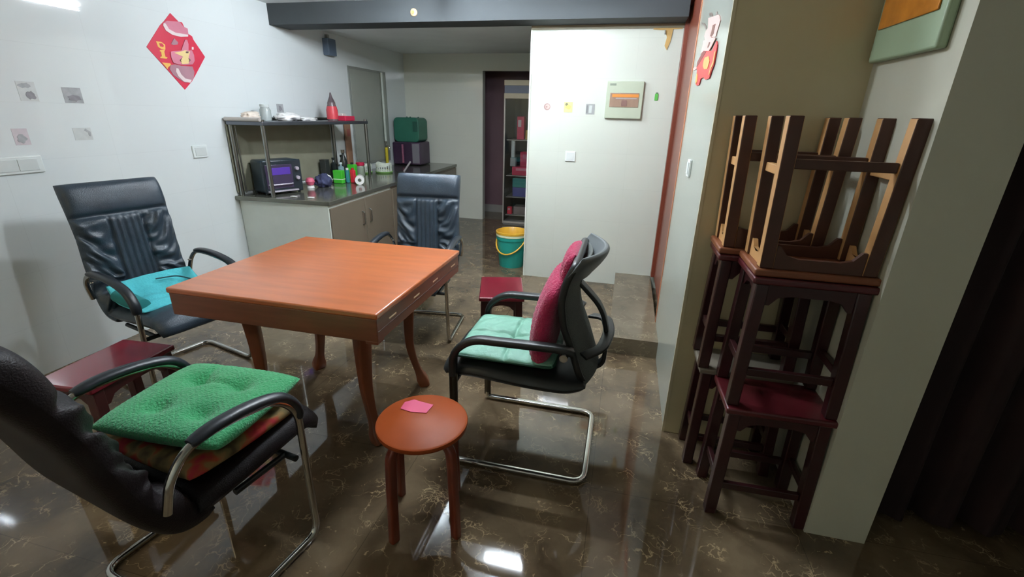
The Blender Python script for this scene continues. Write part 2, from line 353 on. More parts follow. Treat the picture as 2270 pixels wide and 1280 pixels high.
POSTER={
 'diamond':[(3.013,2.107),(3.067,2.063),(3.095,2.063),(3.105,2.036),(3.130,2.030),(3.127,1.996),(3.157,1.984),(3.163,1.962),(3.238,1.856),(3.116,1.717),(3.078,1.676),(3.003,1.615),(2.907,1.724),(2.777,1.867),(2.915,2.018),(2.949,2.045)],
 'hat':[(2.947,2.038),(2.972,2.053),(3.073,2.064),(3.099,2.035),(3.130,2.030),(3.127,1.994),(3.121,1.982),(3.060,1.971),(2.994,1.974),(2.951,1.994),(2.937,2.022)],
 'hat_rim':[(2.941,2.035),(2.956,2.033),(2.974,2.002),(3.020,1.987),(3.122,1.989),(3.119,1.977),(3.059,1.966),(2.993,1.969),(2.947,1.988),(2.933,2.017)],
 'glyph1':[(2.854,1.911),(2.893,1.912),(2.918,1.898),(2.912,1.867),(2.881,1.867),(2.860,1.878)],
 'glyph1hole':[(2.874,1.901),(2.896,1.904),(2.906,1.892),(2.900,1.881),(2.877,1.882)],
 'glyph2':[(2.868,1.859),(2.910,1.867),(2.900,1.852),(2.900,1.822),(2.916,1.819),(2.908,1.809),(2.860,1.808),(2.859,1.815),(2.873,1.821),(2.875,1.849),(2.866,1.850)],
 'glyph3':[(2.864,1.782),(2.928,1.782),(2.930,1.771),(2.904,1.755),(2.895,1.741),(2.884,1.758)],
 'face':[(2.947,1.858),(2.971,1.865),(3.035,1.875),(3.065,1.922),(3.084,1.951),(3.102,1.954),(3.107,1.927),(3.096,1.884),(3.126,1.888),(3.136,1.857),(3.132,1.819),(3.108,1.793),(3.046,1.782),(2.988,1.781),(2.951,1.787),(2.941,1.821)],
 'face_patch':[(2.971,1.854),(3.034,1.870),(3.066,1.881),(3.105,1.876),(3.083,1.837),(3.083,1.814),(3.072,1.794),(3.018,1.786),(3.006,1.806),(3.037,1.836)],
 'ear':[(2.999,1.949),(3.026,1.926),(3.016,1.911),(2.981,1.904),(2.966,1.909)],
 'eye':[(3.070,1.874),(3.091,1.877),(3.088,1.865),(3.067,1.863)],
 'nose_l':[(3.019,1.823),(3.024,1.821),(3.012,1.811),(3.016,1.802),(3.010,1.801),(3.004,1.810)],
 'nose_r':[(3.078,1.829),(3.090,1.828),(3.094,1.819),(3.082,1.808),(3.076,1.809),(3.086,1.818)],
 'body':[(2.925,1.771),(2.965,1.779),(3.009,1.774),(3.104,1.778),(3.113,1.741),(3.096,1.701),(3.064,1.670),(3.015,1.663),(2.964,1.687),(2.930,1.708),(2.912,1.742)],
 'stripe':[(2.965,1.756),(2.981,1.753),(2.994,1.717),(3.022,1.691),(3.074,1.685),(3.057,1.665),(3.005,1.669),(2.968,1.701),(2.956,1.733)],
 'spark':[(3.135,1.912),(3.150,1.912),(3.146,1.895),(3.130,1.893)],
}
FIGURE={
 'cape':[(2.762,1.827),(2.475,1.792),(2.379,1.819),(2.343,1.800),(2.337,1.763),(2.345,1.723),(2.392,1.700),(2.421,1.675),(2.543,1.677),(2.630,1.695),(2.722,1.694),(2.752,1.667),(2.844,1.668),(2.920,1.684),(2.936,1.719),(2.927,1.745),(2.975,1.772),(2.887,1.810)],
 'cape_dark':[(2.762,1.827),(2.655,1.811),(2.770,1.794),(2.887,1.777),(2.957,1.769),(2.977,1.796),(2.887,1.810)],
 'gold':[(2.670,1.786),(2.534,1.777),(2.484,1.750),(2.512,1.722),(2.625,1.729),(2.695,1.750),(2.697,1.771)],
 'gold_edge':[(2.369,1.777),(2.340,1.774),(2.348,1.726),(2.391,1.716),(2.416,1.689),(2.448,1.691),(2.425,1.722),(2.380,1.739)],
 'gold_edge2':[(2.913,1.734),(2.866,1.728),(2.844,1.689),(2.870,1.678),(2.919,1.694)],
 'torso':[(2.839,1.882),(2.725,1.873),(2.479,1.847),(2.413,1.835),(2.455,1.825),(2.513,1.811),(2.563,1.803),(2.735,1.823),(2.824,1.849)],
 'torso_line':[(2.599,1.844),(2.564,1.839),(2.577,1.824),(2.613,1.820),(2.633,1.828)],
 'upper':[(2.803,1.979),(2.633,1.955),(2.466,1.934),(2.419,1.920),(2.378,1.896),(2.405,1.875),(2.425,1.863),(2.440,1.844),(2.567,1.859),(2.667,1.859),(2.797,1.877),(2.855,1.906),(2.828,1.923),(2.755,1.927)],
 'upper_dark':[(2.586,1.912),(2.504,1.904),(2.517,1.866),(2.570,1.862),(2.621,1.872),(2.599,1.889)],
 'tip1':[(2.805,2.000),(2.732,1.991),(2.672,1.973),(2.653,1.956),(2.694,1.966),(2.802,1.988)],
 'tip2':[(2.574,1.961),(2.524,1.956),(2.498,1.939),(2.549,1.946)],
 'feeler':[(3.115,2.008),(2.971,1.985),(2.867,1.957),(2.818,1.934),(2.869,1.939),(2.935,1.965)],
 'side':[(2.820,1.877),(2.766,1.869),(2.752,1.828),(2.798,1.834)],
 'hand':[(3.180,1.780),(3.105,1.782),(2.991,1.774),(2.993,1.764),(3.129,1.765)],
 'cloth':[(2.925,1.830),(2.789,1.830),(2.816,1.873),(2.873,1.881)],
}

pr = M('poster_red', (214, 52, 78), 0.4, vary=0.08); pk = M('poster_pink', (214, 130, 150), 0.45, vary=0.08)
cr = M('poster_cream', (240, 214, 150), 0.45); gr = M('poster_mauve', (176, 130, 142), 0.45, vary=0.1); dk = M('poster_dark', (110, 80, 80), 0.5)
gd = M('poster_gold', (240, 190, 96), 0.4); pw = M('poster_white', (232, 214, 214), 0.45)
po = thing('new_year_poster', 'red diamond paper New Year poster with a horned cartoon animal on the left wall', 'poster', (-3.2, 3.0, 1.86))
for nm, key, mm, a, b in (('paper', 'diamond', pr, 0, 0.003), ('hat', 'hat', pk, 0.003, 0.005), ('hat_brim', 'hat_rim', pw, 0.005, 0.0065),
        ('glyph', 'glyph1', gd, 0.003, 0.0045), ('glyph', 'glyph2', gd, 0.003, 0.0045), ('glyph', 'glyph3', gd, 0.003, 0.0045), ('glyph_hole', 'glyph1hole', pr, 0.0045, 0.0055),
        ('animal_body', 'body', gr, 0.003, 0.006), ('body_stripe', 'stripe', pw, 0.006, 0.0075), ('animal_face', 'face', pk, 0.006, 0.009), ('face_patch', 'face_patch', cr, 0.009, 0.0105),
        ('ear', 'ear', gr, 0.003, 0.006), ('eye', 'eye', dk, 0.0105, 0.012), ('nostril', 'nose_l', dk, 0.0105, 0.012), ('nostril', 'nose_r', dk, 0.0105, 0.012), ('spark', 'spark', pw, 0.003, 0.0045)):
    flat(nm, po, key, POSTER, mm, -3.2, a, b, 1)
def blotch(seed, w_, h_, n=16):
    r = random.Random(seed); return [((w_/2)*math.cos(2*PI*k/n)*r.uniform(0.6, 1.1), (h_/2)*math.sin(2*PI*k/n)*r.uniform(0.6, 1.1)) for k in range(n)]
def decal(name, label, y, z, pieces, grp=None, cat='sticker'):
    t = thing(name, label, cat, (-3.2, y, z), 0, grp)
    for nm, poly, dx, dz, mm in pieces:
        bm = bmesh.new(); o_ = 0.0 if nm == 'backing' else 0.0016; prism(bm, [(a+dx, b+dz) for a, b in poly], lambda u, v, d: (d+o_, u, v), 0.0012); finish(nm, bm, mm, t, smooth=False)
g1 = M('sticker_grey', (168, 170, 172), 0.5, vary=0.15, scale=30); g2 = M('sticker_dark', (140, 138, 142), 0.5, vary=0.15, scale=30)
g3 = M('sticker_pinkish', (206, 196, 200), 0.5, vary=0.05, scale=30); g4 = M('sticker_pale', (204, 208, 206), 0.5, vary=0.05, scale=30)
sq = lambda a, b: [(-a/2, -b/2), (a/2, -b/2), (a/2, b/2), (-a/2, b/2)]
decal('wall_sticker', 'grey blotchy sticker on the left wall, upper left of four', 2.02, 1.556, [('backing', sq(0.085, 0.1), 0, 0, g4), ('print', blotch(3, .05, .05), 0.01, -0.02, g2), ('print', blotch(4, .07, .03), -0.005, 0.03, g1)])
decal('wall_sticker', 'square grey picture sticker on the left wall, upper right of four', 2.24, 1.545, [('backing', sq(0.1, 0.085), 0, 0, g1), ('print', blotch(5, .08, .04), 0.0, -0.015, g2)])
decal('wall_sticker', 'faint pinkish sticker on the left wall, lower left of four', 1.925, 1.325, [('backing', sq(0.07, 0.085), 0, 0, g3), ('print', blotch(6, .05, .05), 0.0, -0.01, g1)])
decal('wall_sticker', 'faint pale sticker with a curved grey mark, lower right of four', 2.235, 1.33, [('backing', sq(0.1, 0.07), 0, 0, g4), ('print', [(0.02, 0.03), (0.045, 0.01), (0.04, -0.015), (0.03, -0.01), (0.03, 0.008), (0.01, 0.02)], 0, 0, g1)])
decal('wall_sticker', 'small square grey sticker on the wall above the steel rack', 3.985, 1.505, [('backing', sq(0.09, 0.075), 0, 0, g1), ('print', blotch(8, .06, .05), 0, 0, g2)])
t = thing('wall_box', 'small blue-grey box fixed high on the left wall near the ceiling', 'wall box', (-3.2, 4.83, 2.12))
box('body', (0, -0.07, -0.08), (0.07, 0.07, 0.08), M('bluegrey', (96, 112, 132), 0.5), t, 0.006)
box('bracket', (0, -0.02, 0.08), (0.03, 0.02, 0.12), grey_p, t, 0.003)
# ================================================================== PARTITION FITTINGS (face y = 4.27 looks toward -y)
def front_box(nm, x0, x1, z0, z1, d0, d1, m, parent, bevel=0.002):
    return box(nm, (x0, -d1, z0), (x1, -d0, z1), m, parent, bevel)
db = thing('distribution_box', 'pale green electrical box with an orange flap window on the white partition', 'distribution box', (-0.07, 4.27, 1.635))
front_box('cover', -0.15, 0.15, -0.145, 0.145, 0, 0.03, M('box_pale_green', (176, 186, 164), 0.4), db, 0.006)
front_box('flap', -0.118, 0.118, -0.055, 0.055, 0.03, 0.034, M('box_window', (152, 126, 108), 0.2, vary=0.15, scale=20, coat=0.5), db, 0.002)
front_box('flap_band', -0.10, 0.115, 0.022, 0.046, 0.034, 0.0355, M('box_orange', (214, 136, 62), 0.3), db, 0.001)
front_box('flap_stripe', -0.07, 0.10, 0.008, 0.018, 0.034, 0.0355, M('box_stripe', (160, 150, 148), 0.3), db, 0.001)
front_box('thumb_catch', -0.02, 0.025, -0.045, 0.0, 0.034, 0.036, M('box_catch', (122, 92, 84), 0.3), db, 0.001)
front_box('name_plate', -0.125, -0.075, 0.112, 0.128, 0.03, 0.032, M('box_plate', (128, 138, 122), 0.4), db, 0.001)
sw = thing('light_switch', 'white square rocker switch low on the partition below the round-picture stickers', 'switch', (-0.49, 4.27, 1.165))
front_box('plate', -0.044, 0.044, -0.044, 0.044, 0, 0.01, white_p, sw, 0.003)
front_box('rocker', -0.032, 0.032, -0.032, 0.032, 0.01, 0.013, M('rocker_white', (212, 218, 216), 0.3), sw, 0.001)
def pst(label, x, z, back, deco):
    t = thing('wall_sticker', label, 'sticker', (x, 4.27, z)); front_box('backing', -0.037, 0.037, -0.042, 0.042, 0, 0.0015, back, t, 0)
    off_ = 0.0
    for nm, poly, m_ in deco:
        bm = bmesh.new(); prism(bm, poly, lambda u, v, d: (u, -0.0015-off_-d, v), 0.001); off_ += 0.0011; finish(nm, bm, m_, t, smooth=False)
circp = lambda r, cx=0, cz=0, n=20: [(cx+r*math.cos(2*PI*k/n), cz+r*math.sin(2*PI*k/n)) for k in range(n)]
pst('small white sticker with a brown round emblem on the partition, leftmost of three', -0.72, 1.572, M('st_w', (196, 188, 186), 0.4), [('ring', circp(0.028), M('st_br', (160, 132, 126), 0.4)), ('disc', circp(0.02, 0.004, 0.002), M('st_rose', (206, 176, 168), 0.4)), ('core', circp(0.008, -0.004, 0.0), M('st_br', (160, 132, 126), 0.4))])
pst('small yellow-green picture sticker on the partition, middle of three', -0.535, 1.572, M('st_y', (196, 196, 140), 0.4), [('blot', circp(0.012, -0.015, 0.022, 9), M('st_ol', (120, 120, 84), 0.4)), ('patch', blotch(11, .05, .045), M('st_ye', (204, 190, 110), 0.4))])
pst('small grey striped sticker on the partition, beside the electrical box', -0.345, 1.56, M('st_g', (150, 152, 150), 0.4), [('stripe', [(-0.012, -0.03), (0.012, -0.03), (0.016, 0.03), (-0.01, 0.03)], M('st_g2', (186, 192, 188), 0.4)), ('stripe', [(-0.033, -0.03), (-0.022, -0.03), (-0.022, 0.03), (-0.033, 0.03)], M('st_g3', (120, 122, 122), 0.4))])
t = thing('green_tag', 'tiny bright green tag on the partition right of the electrical box', 'tag', (0.187, 4.27, 1.665))
front_box('tag_body', -0.014, 0.014, -0.028, 0.024, 0, 0.006, M('tag_green', (84, 168, 70), 0.4), t, 0.003)
front_box('tag_clip', -0.008, 0.008, 0.024, 0.034, 0, 0.004, M('tag_dark', (80, 110, 76), 0.4), t, 0.001)
t = thing('ribbon_hook', 'faded orange ribbon hanging on a hook at the top right of the partition', 'ribbon', (0.22, 4.27, 2.1))
fo = M('faded_orange', (196, 160, 96), 0.6, vary=0.15)
bm = bmesh.new(); prism(bm, [(-0.12, 0.075), (0.1, 0.075), (0.1, 0.06), (0.03, 0.055), (0.02, -0.03), (0.0, -0.09), (-0.02, -0.06), (-0.01, 0.0), (-0.03, 0.05), (-0.12, 0.055)], lambda u, v, d: (u, -0.002-d, v), 0.006); finish('ribbon', bm, fo, t, smooth=False)
tube('hook', [(-0.03, -0.002, 0.03), (-0.03, -0.03, 0.02), (-0.03, -0.03, 0.05)], 0.004, grey_p, t, 0.01)
t = thing('round_sensor', 'small round orange spot fixed on the ceiling beam', 'sensor', (-1.81, 4.0, 2.262))
bm = bmesh.new(); lathe(bm, [(0, 0), (0.028, 0), (0.028, 0.012), (0.02, 0.02), (0, 0.022)]); o = finish('dome', bm, M('spot_orange', (222, 176, 132), 0.4), t); o.rotation_euler = (PI/2, 0, 0)
bm = bmesh.new(); lathe(bm, [(0, 0.0215), (0.012, 0.0215), (0.01, 0.026), (0, 0.027)]); o = finish('lens', bm, M('spot_core', (226, 150, 90), 0.4), t); o.rotation_euler = (PI/2, 0, 0)
# ================================================================== RIGHT WALL FITTINGS (face x = 0.33 looks toward -x)
fr = M('fig_red', (206, 44, 48), 0.4, vary=0.1); fd = M('fig_maroon', (120, 46, 44), 0.45); fg = M('fig_gold', (226, 160, 84), 0.4); fp = M('fig_pink', (206, 170, 164), 0.45, vary=0.06); fk = M('fig_grey', (112, 100, 92), 0.5); fb = M('fig_brown', (116, 76, 64), 0.5)
fi = thing('new_year_cutout', 'red and pink paper New Year figure stuck on the white wall beside the brown door', 'wall decoration', (0.33, 2.65, 1.8))
for nm, key, mm, a, b in (('feeler', 'feeler', fk, 0, 0.002), ('ear_tip', 'tip1', fk, 0, 0.002), ('ear_tip', 'tip2', fk, 0, 0.002), ('head', 'upper', fp, 0, 0.004), ('face_dark_mark', 'upper_dark', fb, 0.004, 0.005),  # dark mark: brown patch laid over the figure's face
        ('chest', 'torso', fp, 0.004, 0.007), ('chest_line', 'torso_line', fb, 0.007, 0.008), ('sleeve', 'side', fb, 0, 0.003), ('scarf', 'cloth', fp, 0, 0.002), ('robe', 'cape', fr, 0.002, 0.006),
        ('robe_fold', 'cape_dark', fd, 0.006, 0.007), ('robe_print', 'gold', fg, 0.006, 0.008), ('robe_trim', 'gold_edge', fg, 0.006, 0.008), ('robe_trim', 'gold_edge2', fg, 0.006, 0.008), ('hand', 'hand', fp, 0, 0.003)):
    flat(nm, fi, key, FIGURE, mm, 0.33, a, b, -1)
sw2 = thing('light_switch', 'white switch plate seen edge-on on the white wall below the paper figure', 'switch', (0.33, 2.63, 1.26))
box('plate', (-0.012, -0.043, -0.043), (0, 0.043, 0.043), white_p, sw2, 0.003)
box('rocker', (-0.016, -0.03, -0.03), (-0.012, 0.03, 0.03), M('rocker_white', (212, 218, 216), 0.3), sw2, 0.001)
db2 = thing('distribution_box', 'large pale green box with an orange window high on the pier above the stools', 'distribution box', (0.827, 1.86, 1.88))
box('cover', (-0.03, -0.2, -0.18), (0, 0.2, 0.18), M('box_green_dim', (150, 170, 140), 0.4), db2, 0.008)
box('flap', (-0.036, -0.165, -0.08), (-0.03, 0.175, 0.1), M('box_amber', (196, 122, 34), 0.25, vary=0.2, scale=14, coat=0.5), db2, 0.003)
box('flap_band', (-0.038, -0.15, 0.03), (-0.036, 0.16, 0.05), M('box_amber_dark', (150, 86, 26), 0.3), db2, 0.001)
# ================================================================== KITCHEN WORKTOP AND CABINETS
def quadprism(bm, p, z0, z1): prism(bm, p, lambda u, v, d: (u, v, z0 + d), z1-z0)
top_m = M('worktop_steel', (118, 118, 108), 0.14, 0.55, vary=0.08, scale=5)
cabf = M('cabinet_front', (130, 118, 102), 0.35, 0.2, vary=0.08, scale=2)
fx = lambda y: -2.315 - (y-3.29)*0.033      # front edge of the worktop
bm = bmesh.new(); quadprism(bm, [(-3.195, 3.27), (fx(3.27), 3.30), (fx(6.62), 6.62), (-3.195, 6.62)], 0.765, 0.80)
wt = finish('worktop', bm, top_m, bevel=0.004); props(wt, 'long grey metal worktop along the left wall carrying the steel rack', 'worktop')
def cabinet(y0, y1, label, side_m):
    t = thing('base_cabinet', label, 'cabinet', (-2.8, (y0+y1)/2, 0), 0, 'base cabinets under the worktop')
    cx, cy = t.location.x, t.location.y; i = 0.02
    bm = bmesh.new(); quadprism(bm, [(-3.195-cx, y0-cy), (fx(y0)-i-cx, y0-cy), (fx(y1)-i-cx, y1-cy), (-3.195-cx, y1-cy)], 0.0, 0.764); finish('body', bm, side_m, t, bevel=0.003)
    bm = bmesh.new(); n = 2
    for k in range(n):
        a = y0 + (y1-y0)*k/n + 0.008; b = y0 + (y1-y0)*(k+1)/n - 0.008
        bm = bmesh.new(); quadprism(bm, [(fx(a)-i+0.001-cx, a-cy), (fx(a)-0.004-cx, a-cy), (fx(b)-0.004-cx, b-cy), (fx(b)-i+0.001-cx, b-cy)], 0.09, 0.74)
        dr = finish('door', bm, cabf, t, bevel=0.003)
        yh = (b - 0.06) if k == 0 else (a + 0.06)
        tube('handle', [(fx(yh)-0.004-cx, yh-cy, 0.5), (fx(yh)+0.02-cx, yh-cy, 0.51), (fx(yh)+0.02-cx, yh-cy, 0.62), (fx(yh)-0.004-cx, yh-cy, 0.63)], 0.005, steel, dr, 0.01)
    return t
cabinet(3.31, 4.45, 'grey base cabinet with a pale steel end panel, nearest under the worktop', steel_paint)
cabinet(4.46, 5.55, 'brown-fronted base cabinet behind the centre chair, middle of the row', cabf)
cabinet(5.56, 6.61, 'farthest base cabinet of the row, against the back wall', cabf)
# steel rack standing on the worktop
rk = thing('steel_rack', 'stainless steel over-counter rack standing on the near end of the worktop', 'rack', (-3.01, 4.0, 0.80))
for x, y in ((-0.15, -0.68), (0.14, -0.66), (-0.15, 0.72), (0.245, 0.735)):
    tube('post', [(x, y, 0), (x, y, 0.615)], 0.017, steel, rk, 0)
for zz in (0.60,):
    bm = bmesh.new(); quadprism(bm, [(-0.17, -0.70), (0.16, -0.68), (0.265, 0.755), (-0.17, 0.755)], zz-0.03, zz); finish('shelf', bm, M('rack_shelf', (112, 116, 124), 0.3, 0.8), rk, bevel=0.004)
tube('rail', [(-0.17, -0.70, 0.615), (-0.17, 0.74, 0.615)], 0.012, steel, rk, 0)
tube('end_rail', [(-0.17, -0.70, 0.615), (0.15, -0.69, 0.615)], 0.016, M('rack_end', (196, 190, 184), 0.4, 0.3), rk, 0)
bm = bmesh.new(); add_box(bm, (-0.175, 0.0, 0.3), (0.006, 1.4, 0.55)); finish('back_panel', bm, M('rack_back', (150, 148, 128), 0.4, 0.1, vary=0.06), rk)
tube('brace', [(-0.13, -0.655, 0.02), (-0.13, -0.655, 0.56)], 0.006, steel, rk, 0)
# ---------------- things on top of the rack
z = 1.401
def bag(name, label, c, r, m, seed, cat='bag', grp=None):
    bm = bmesh.new(); bmesh.ops.create_icosphere(bm, subdivisions=4, radius=1.0)
    rr = random.Random(seed); off = Vector((rr.uniform(0, 9), rr.uniform(0, 9), rr.uniform(0, 9)))
    for v in bm.verts:
        n = noise.noise(v.co*2.2+off)*0.35 + abs(noise.noise(v.co*5+off))*0.22
        v.co = v.co*(1+n); v.co = Vector((v.co.x*r[0], v.co.y*r[1], max(v.co.z*r[2], -r[2]*0.8)))
    zmin = min(v.co.z for v in bm.verts)
    for v in bm.verts: v.co.z -= zmin
    o = finish(name, bm, m, None, angle=180); o.location = c; return props(o, label, cat, grp)
film = M('white_film', (232, 230, 228), 0.25, vary=0.04)
cream = M('cream_film', (228, 214, 200), 0.35, vary=0.05)
bag('plastic_bag', 'crumpled cream plastic bag on the near end of the rack top', (-3.05, 3.44, z), (0.055, 0.08, 0.04), cream, 1)
bag('plastic_bag', 'white crumpled plastic bag lying in the middle of the rack top', (-2.98, 3.78, z), (0.09, 0.11, 0.035), film, 2)
bag('plastic_bag', 'flat white plastic wrap trailing toward the bottle on the rack top', (-2.96, 4.02, z), (0.08, 0.10, 0.018), film, 5)
t = thing('glass_jar', 'clear glass jar with pale contents standing on the rack top', 'jar', (-3.06, 3.62, z+0.002))
lathe_obj('jar_body', [(0, 0), (0.042, 0), (0.045, 0.01), (0.045, 0.085), (0.035, 0.1), (0.035, 0.11), (0, 0.11)], M('jar_glass', (214, 222, 220), 0.08, trans=0.5), t)
lathe_obj('jar_lid', [(0, 0.111), (0.038, 0.111), (0.038, 0.13), (0, 0.13)], M('jar_lid', (200, 206, 204), 0.3), t)
t = thing('sauce_bottle', 'dark pointed squeeze bottle with a red label on the rack top', 'bottle', (-2.93, 4.40, z))
lathe_obj('bottle_body', [(0, 0), (0.05, 0), (0.054, 0.02), (0.054, 0.10), (0.04, 0.15), (0.038, 0.17)], M('bottle_grey', (104, 90, 92), 0.25), t)
lathe_obj('label', [(0.0552, 0.015), (0.0552, 0.10), (0.046, 0.135), (0.046, 0.015)], M('bottle_red', (206, 66, 76), 0.4), t)
lathe_obj('neck', [(0.038, 0.17), (0.03, 0.19), (0.014, 0.225), (0.007, 0.262), (0, 0.265)], M('bottle_dark', (86, 74, 78), 0.3), t)
t = thing('red_carton', 'flat red carton lying at the far end of the rack top', 'box', (-2.93, 4.60, z))
box('carton', (-0.05, -0.09, 0), (0.07, 0.09, 0.045), M('carton_red', (208, 46, 78), 0.4), t, 0.004)
box('paper_slip', (-0.03, -0.085, 0.045), (0.04, -0.02, 0.07), M('paper_white', (214, 206, 200), 0.5), t, 0.004)
# ---------------- things standing on the worktop
z = 0.801
t = thing('toaster_oven', 'black toaster oven with a purple-lit window under the rack', 'toaster oven', (-2.995, 3.57, z), -0.42)
blk = M('oven_black', (44, 60, 72), 0.3); 
box('body', (-0.11, -0.17, 0.012), (0.10, 0.17, 0.285), blk, t, 0.02)
box('front_frame', (0.10, -0.17, 0.012), (0.115, 0.165, 0.285), M('oven_frame', (38, 48, 54), 0.25), t, 0.012)
dr = box('door', (0.115, -0.155, 0.05), (0.121, 0.08, 0.25), M('oven_glass', (66, 60, 84), 0.12, coat=0.5), t, 0.004)
box('window_tint', (0.121, -0.13, 0.165), (0.1225, 0.06, 0.225), M('oven_purple', (92, 64, 168), 0.2), dr, 0.001)
tube('door_handle', [(0.121, -0.14, 0.085), (0.14, -0.13, 0.085), (0.14, 0.06, 0.085), (0.121, 0.07, 0.085)], 0.006, M('silver', (208, 200, 214), 0.3, 0.4), dr, 0.01)
box('crumb_tray', (0.115, -0.155, 0.022), (0.14, 0.11, 0.034), M('silver', (208, 200, 214), 0.3, 0.4), t, 0.002)
for zz in (0.21, 0.13):
    bm = bmesh.new(); lathe(bm, [(0, 0), (0.017, 0), (0.015, 0.02), (0, 0.021)]); o = finish('knob', bm, M('silver', (208, 200, 214), 0.3, 0.4), t); o.rotation_euler = (0, PI/2, 0); o.location = (0.115, 0.122, zz)
for x, y in ((-0.09, -0.15), (0.08, -0.15), (-0.09, 0.14), (0.08, 0.14)): lathe_obj('foot', [(0, 0), (0.012, 0), (0.012, 0.013), (0, 0.013)], blk, t, (x, y, 0), 12)
t = thing('cleaning_brush', 'round pink ball-shaped brush on a white base beside the oven', 'brush', (-2.90, 3.88, z))
lathe_obj('base', [(0, 0), (0.035, 0), (0.03, 0.02), (0, 0.025)], film, t)
lathe_obj('ball', [(0, 0.02), (0.03, 0.03), (0.042, 0.06), (0.03, 0.09), (0, 0.1)], M('pink', (226, 104, 132), 0.5), t)
bag('dark_cloth', 'crumpled navy blue cloth lying on the worktop', (-2.83, 3.99, z), (0.07, 0.075, 0.065), M('navy_cloth', (56, 60, 92), 0.8, vary=0.2), 12, 'cloth')
bag('tissue_heap', 'white crumpled tissue behind the navy cloth', (-2.92, 4.16, z), (0.05, 0.06, 0.05), film, 15, 'tissue')
def carton(name, label, x, y, w_, d_, h_, m, band=None, cat='box', capm=None):
    t = thing(name, label, cat, (x, y, z)); box('carton', (-w_/2, -d_/2, 0), (w_/2, d_/2, h_), m, t, 0.006)
    if band: box('band', (-w_/2-0.0006, -d_/2-0.0006, h_*0.3), (w_/2+0.0006, d_/2+0.0006, h_*0.36), band, t, 0)
    if capm: lathe_obj('cap', [(0, h_), (0.014, h_), (0.014, h_+0.02), (0, h_+0.022)], capm, t)
    return t
green = M('green_plastic', (70, 190, 52), 0.35); 
carton('green_canister', 'bright green canister with a white band at the front of the counter clutter', -2.83, 4.25, 0.10, 0.06, 0.13, green, film, 'canister')
carton('green_canister', 'short green canister standing behind the red bottle', -2.86, 4.55, 0.085, 0.06, 0.16, green, None, 'canister', M('black_cap', (30, 34, 34), 0.4))
carton('teal_tube', 'slim teal bottle between the green canister and the red one', -2.77, 4.31, 0.03, 0.03, 0.13, M('teal', (60, 140, 146), 0.4), None, 'bottle', film)
carton('red_bottle', 'slim red flat bottle beside the green canister', -2.72, 4.33, 0.045, 0.04, 0.13, M('red_pl', (206, 42, 60), 0.35), None, 'bottle', M('red_pl2', (190, 34, 50), 0.35))
t = thing('paper_roll', 'white paper roll lying on the worktop next to the red bottle', 'paper roll', (-2.61, 4.27, z+0.045))
bm = bmesh.new(); lathe(bm, [(0.018, -0.05), (0.045, -0.05), (0.045, 0.05), (0.018, 0.05), (0.018, -0.05)]); o = finish('roll', bm, film, t); o.rotation_euler = (PI/2, 0, 0.5)
def bottle(label, x, y, r, h, m, capm, shoulder=0.6):
    t = thing('bottle', label, 'bottle', (x, y, z))
    lathe_obj('bottle_body', [(0, 0), (r*0.95, 0), (r, 0.01), (r, h*shoulder), (r*0.4, h*0.8), (r*0.35, h*0.9), (0, h*0.9)], m, t, n=24)
    lathe_obj('cap', [(0, h*0.9), (r*0.5, h*0.9), (r*0.5, h), (0, h)], capm, t, n=20)
dkb = M('dark_bottle', (38, 44, 44), 0.2, coat=0.3)
bottle('dark soy sauce bottle with a silvery cap behind the green canister', -3.0, 4.62, 0.04, 0.30, dkb, chrome)
bottle('black round-shouldered bottle beside the silvery-capped one', -3.07, 4.70, 0.045, 0.24, dkb, dkb, 0.5)
bottle('dark bottle with a black cap at the back of the cluster', -3.08, 4.55, 0.035, 0.22, dkb, dkb, 0.7)
bottle('clear bottle with pale blue glints in front of the dark bottles', -2.91, 4.42, 0.032, 0.19, M('clear_blue', (132, 158, 164), 0.1), M('pale_cap', (206, 216, 222), 0.3), 0.75)
t = thing('lidded_jar', 'clear jar with a raspberry red lid behind the bottles', 'jar', (-2.93, 4.83, z))
lathe_obj('jar_body', [(0, 0), (0.045, 0), (0.048, 0.02), (0.048, 0.10), (0.04, 0.12), (0, 0.12)], M('jar_dull', (150, 160, 142), 0.15), t)
lathe_obj('jar_lid', [(0, 0.121), (0.048, 0.121), (0.048, 0.15), (0.04, 0.155), (0, 0.155)], M('lid_red', (206, 40, 80), 0.35), t)
t = thing('black_box', 'small black square box behind the green canister', 'box', (-3.10, 4.42, z))
box('carton', (-0.035, -0.035, 0), (0.035, 0.035, 0.2), M('blk2', (50, 54, 52), 0.5), t, 0.004); box('lid', (-0.037, -0.037, 0.2), (0.037, 0.037, 0.21), M('blk3', (64, 66, 62), 0.5), t, 0.003)
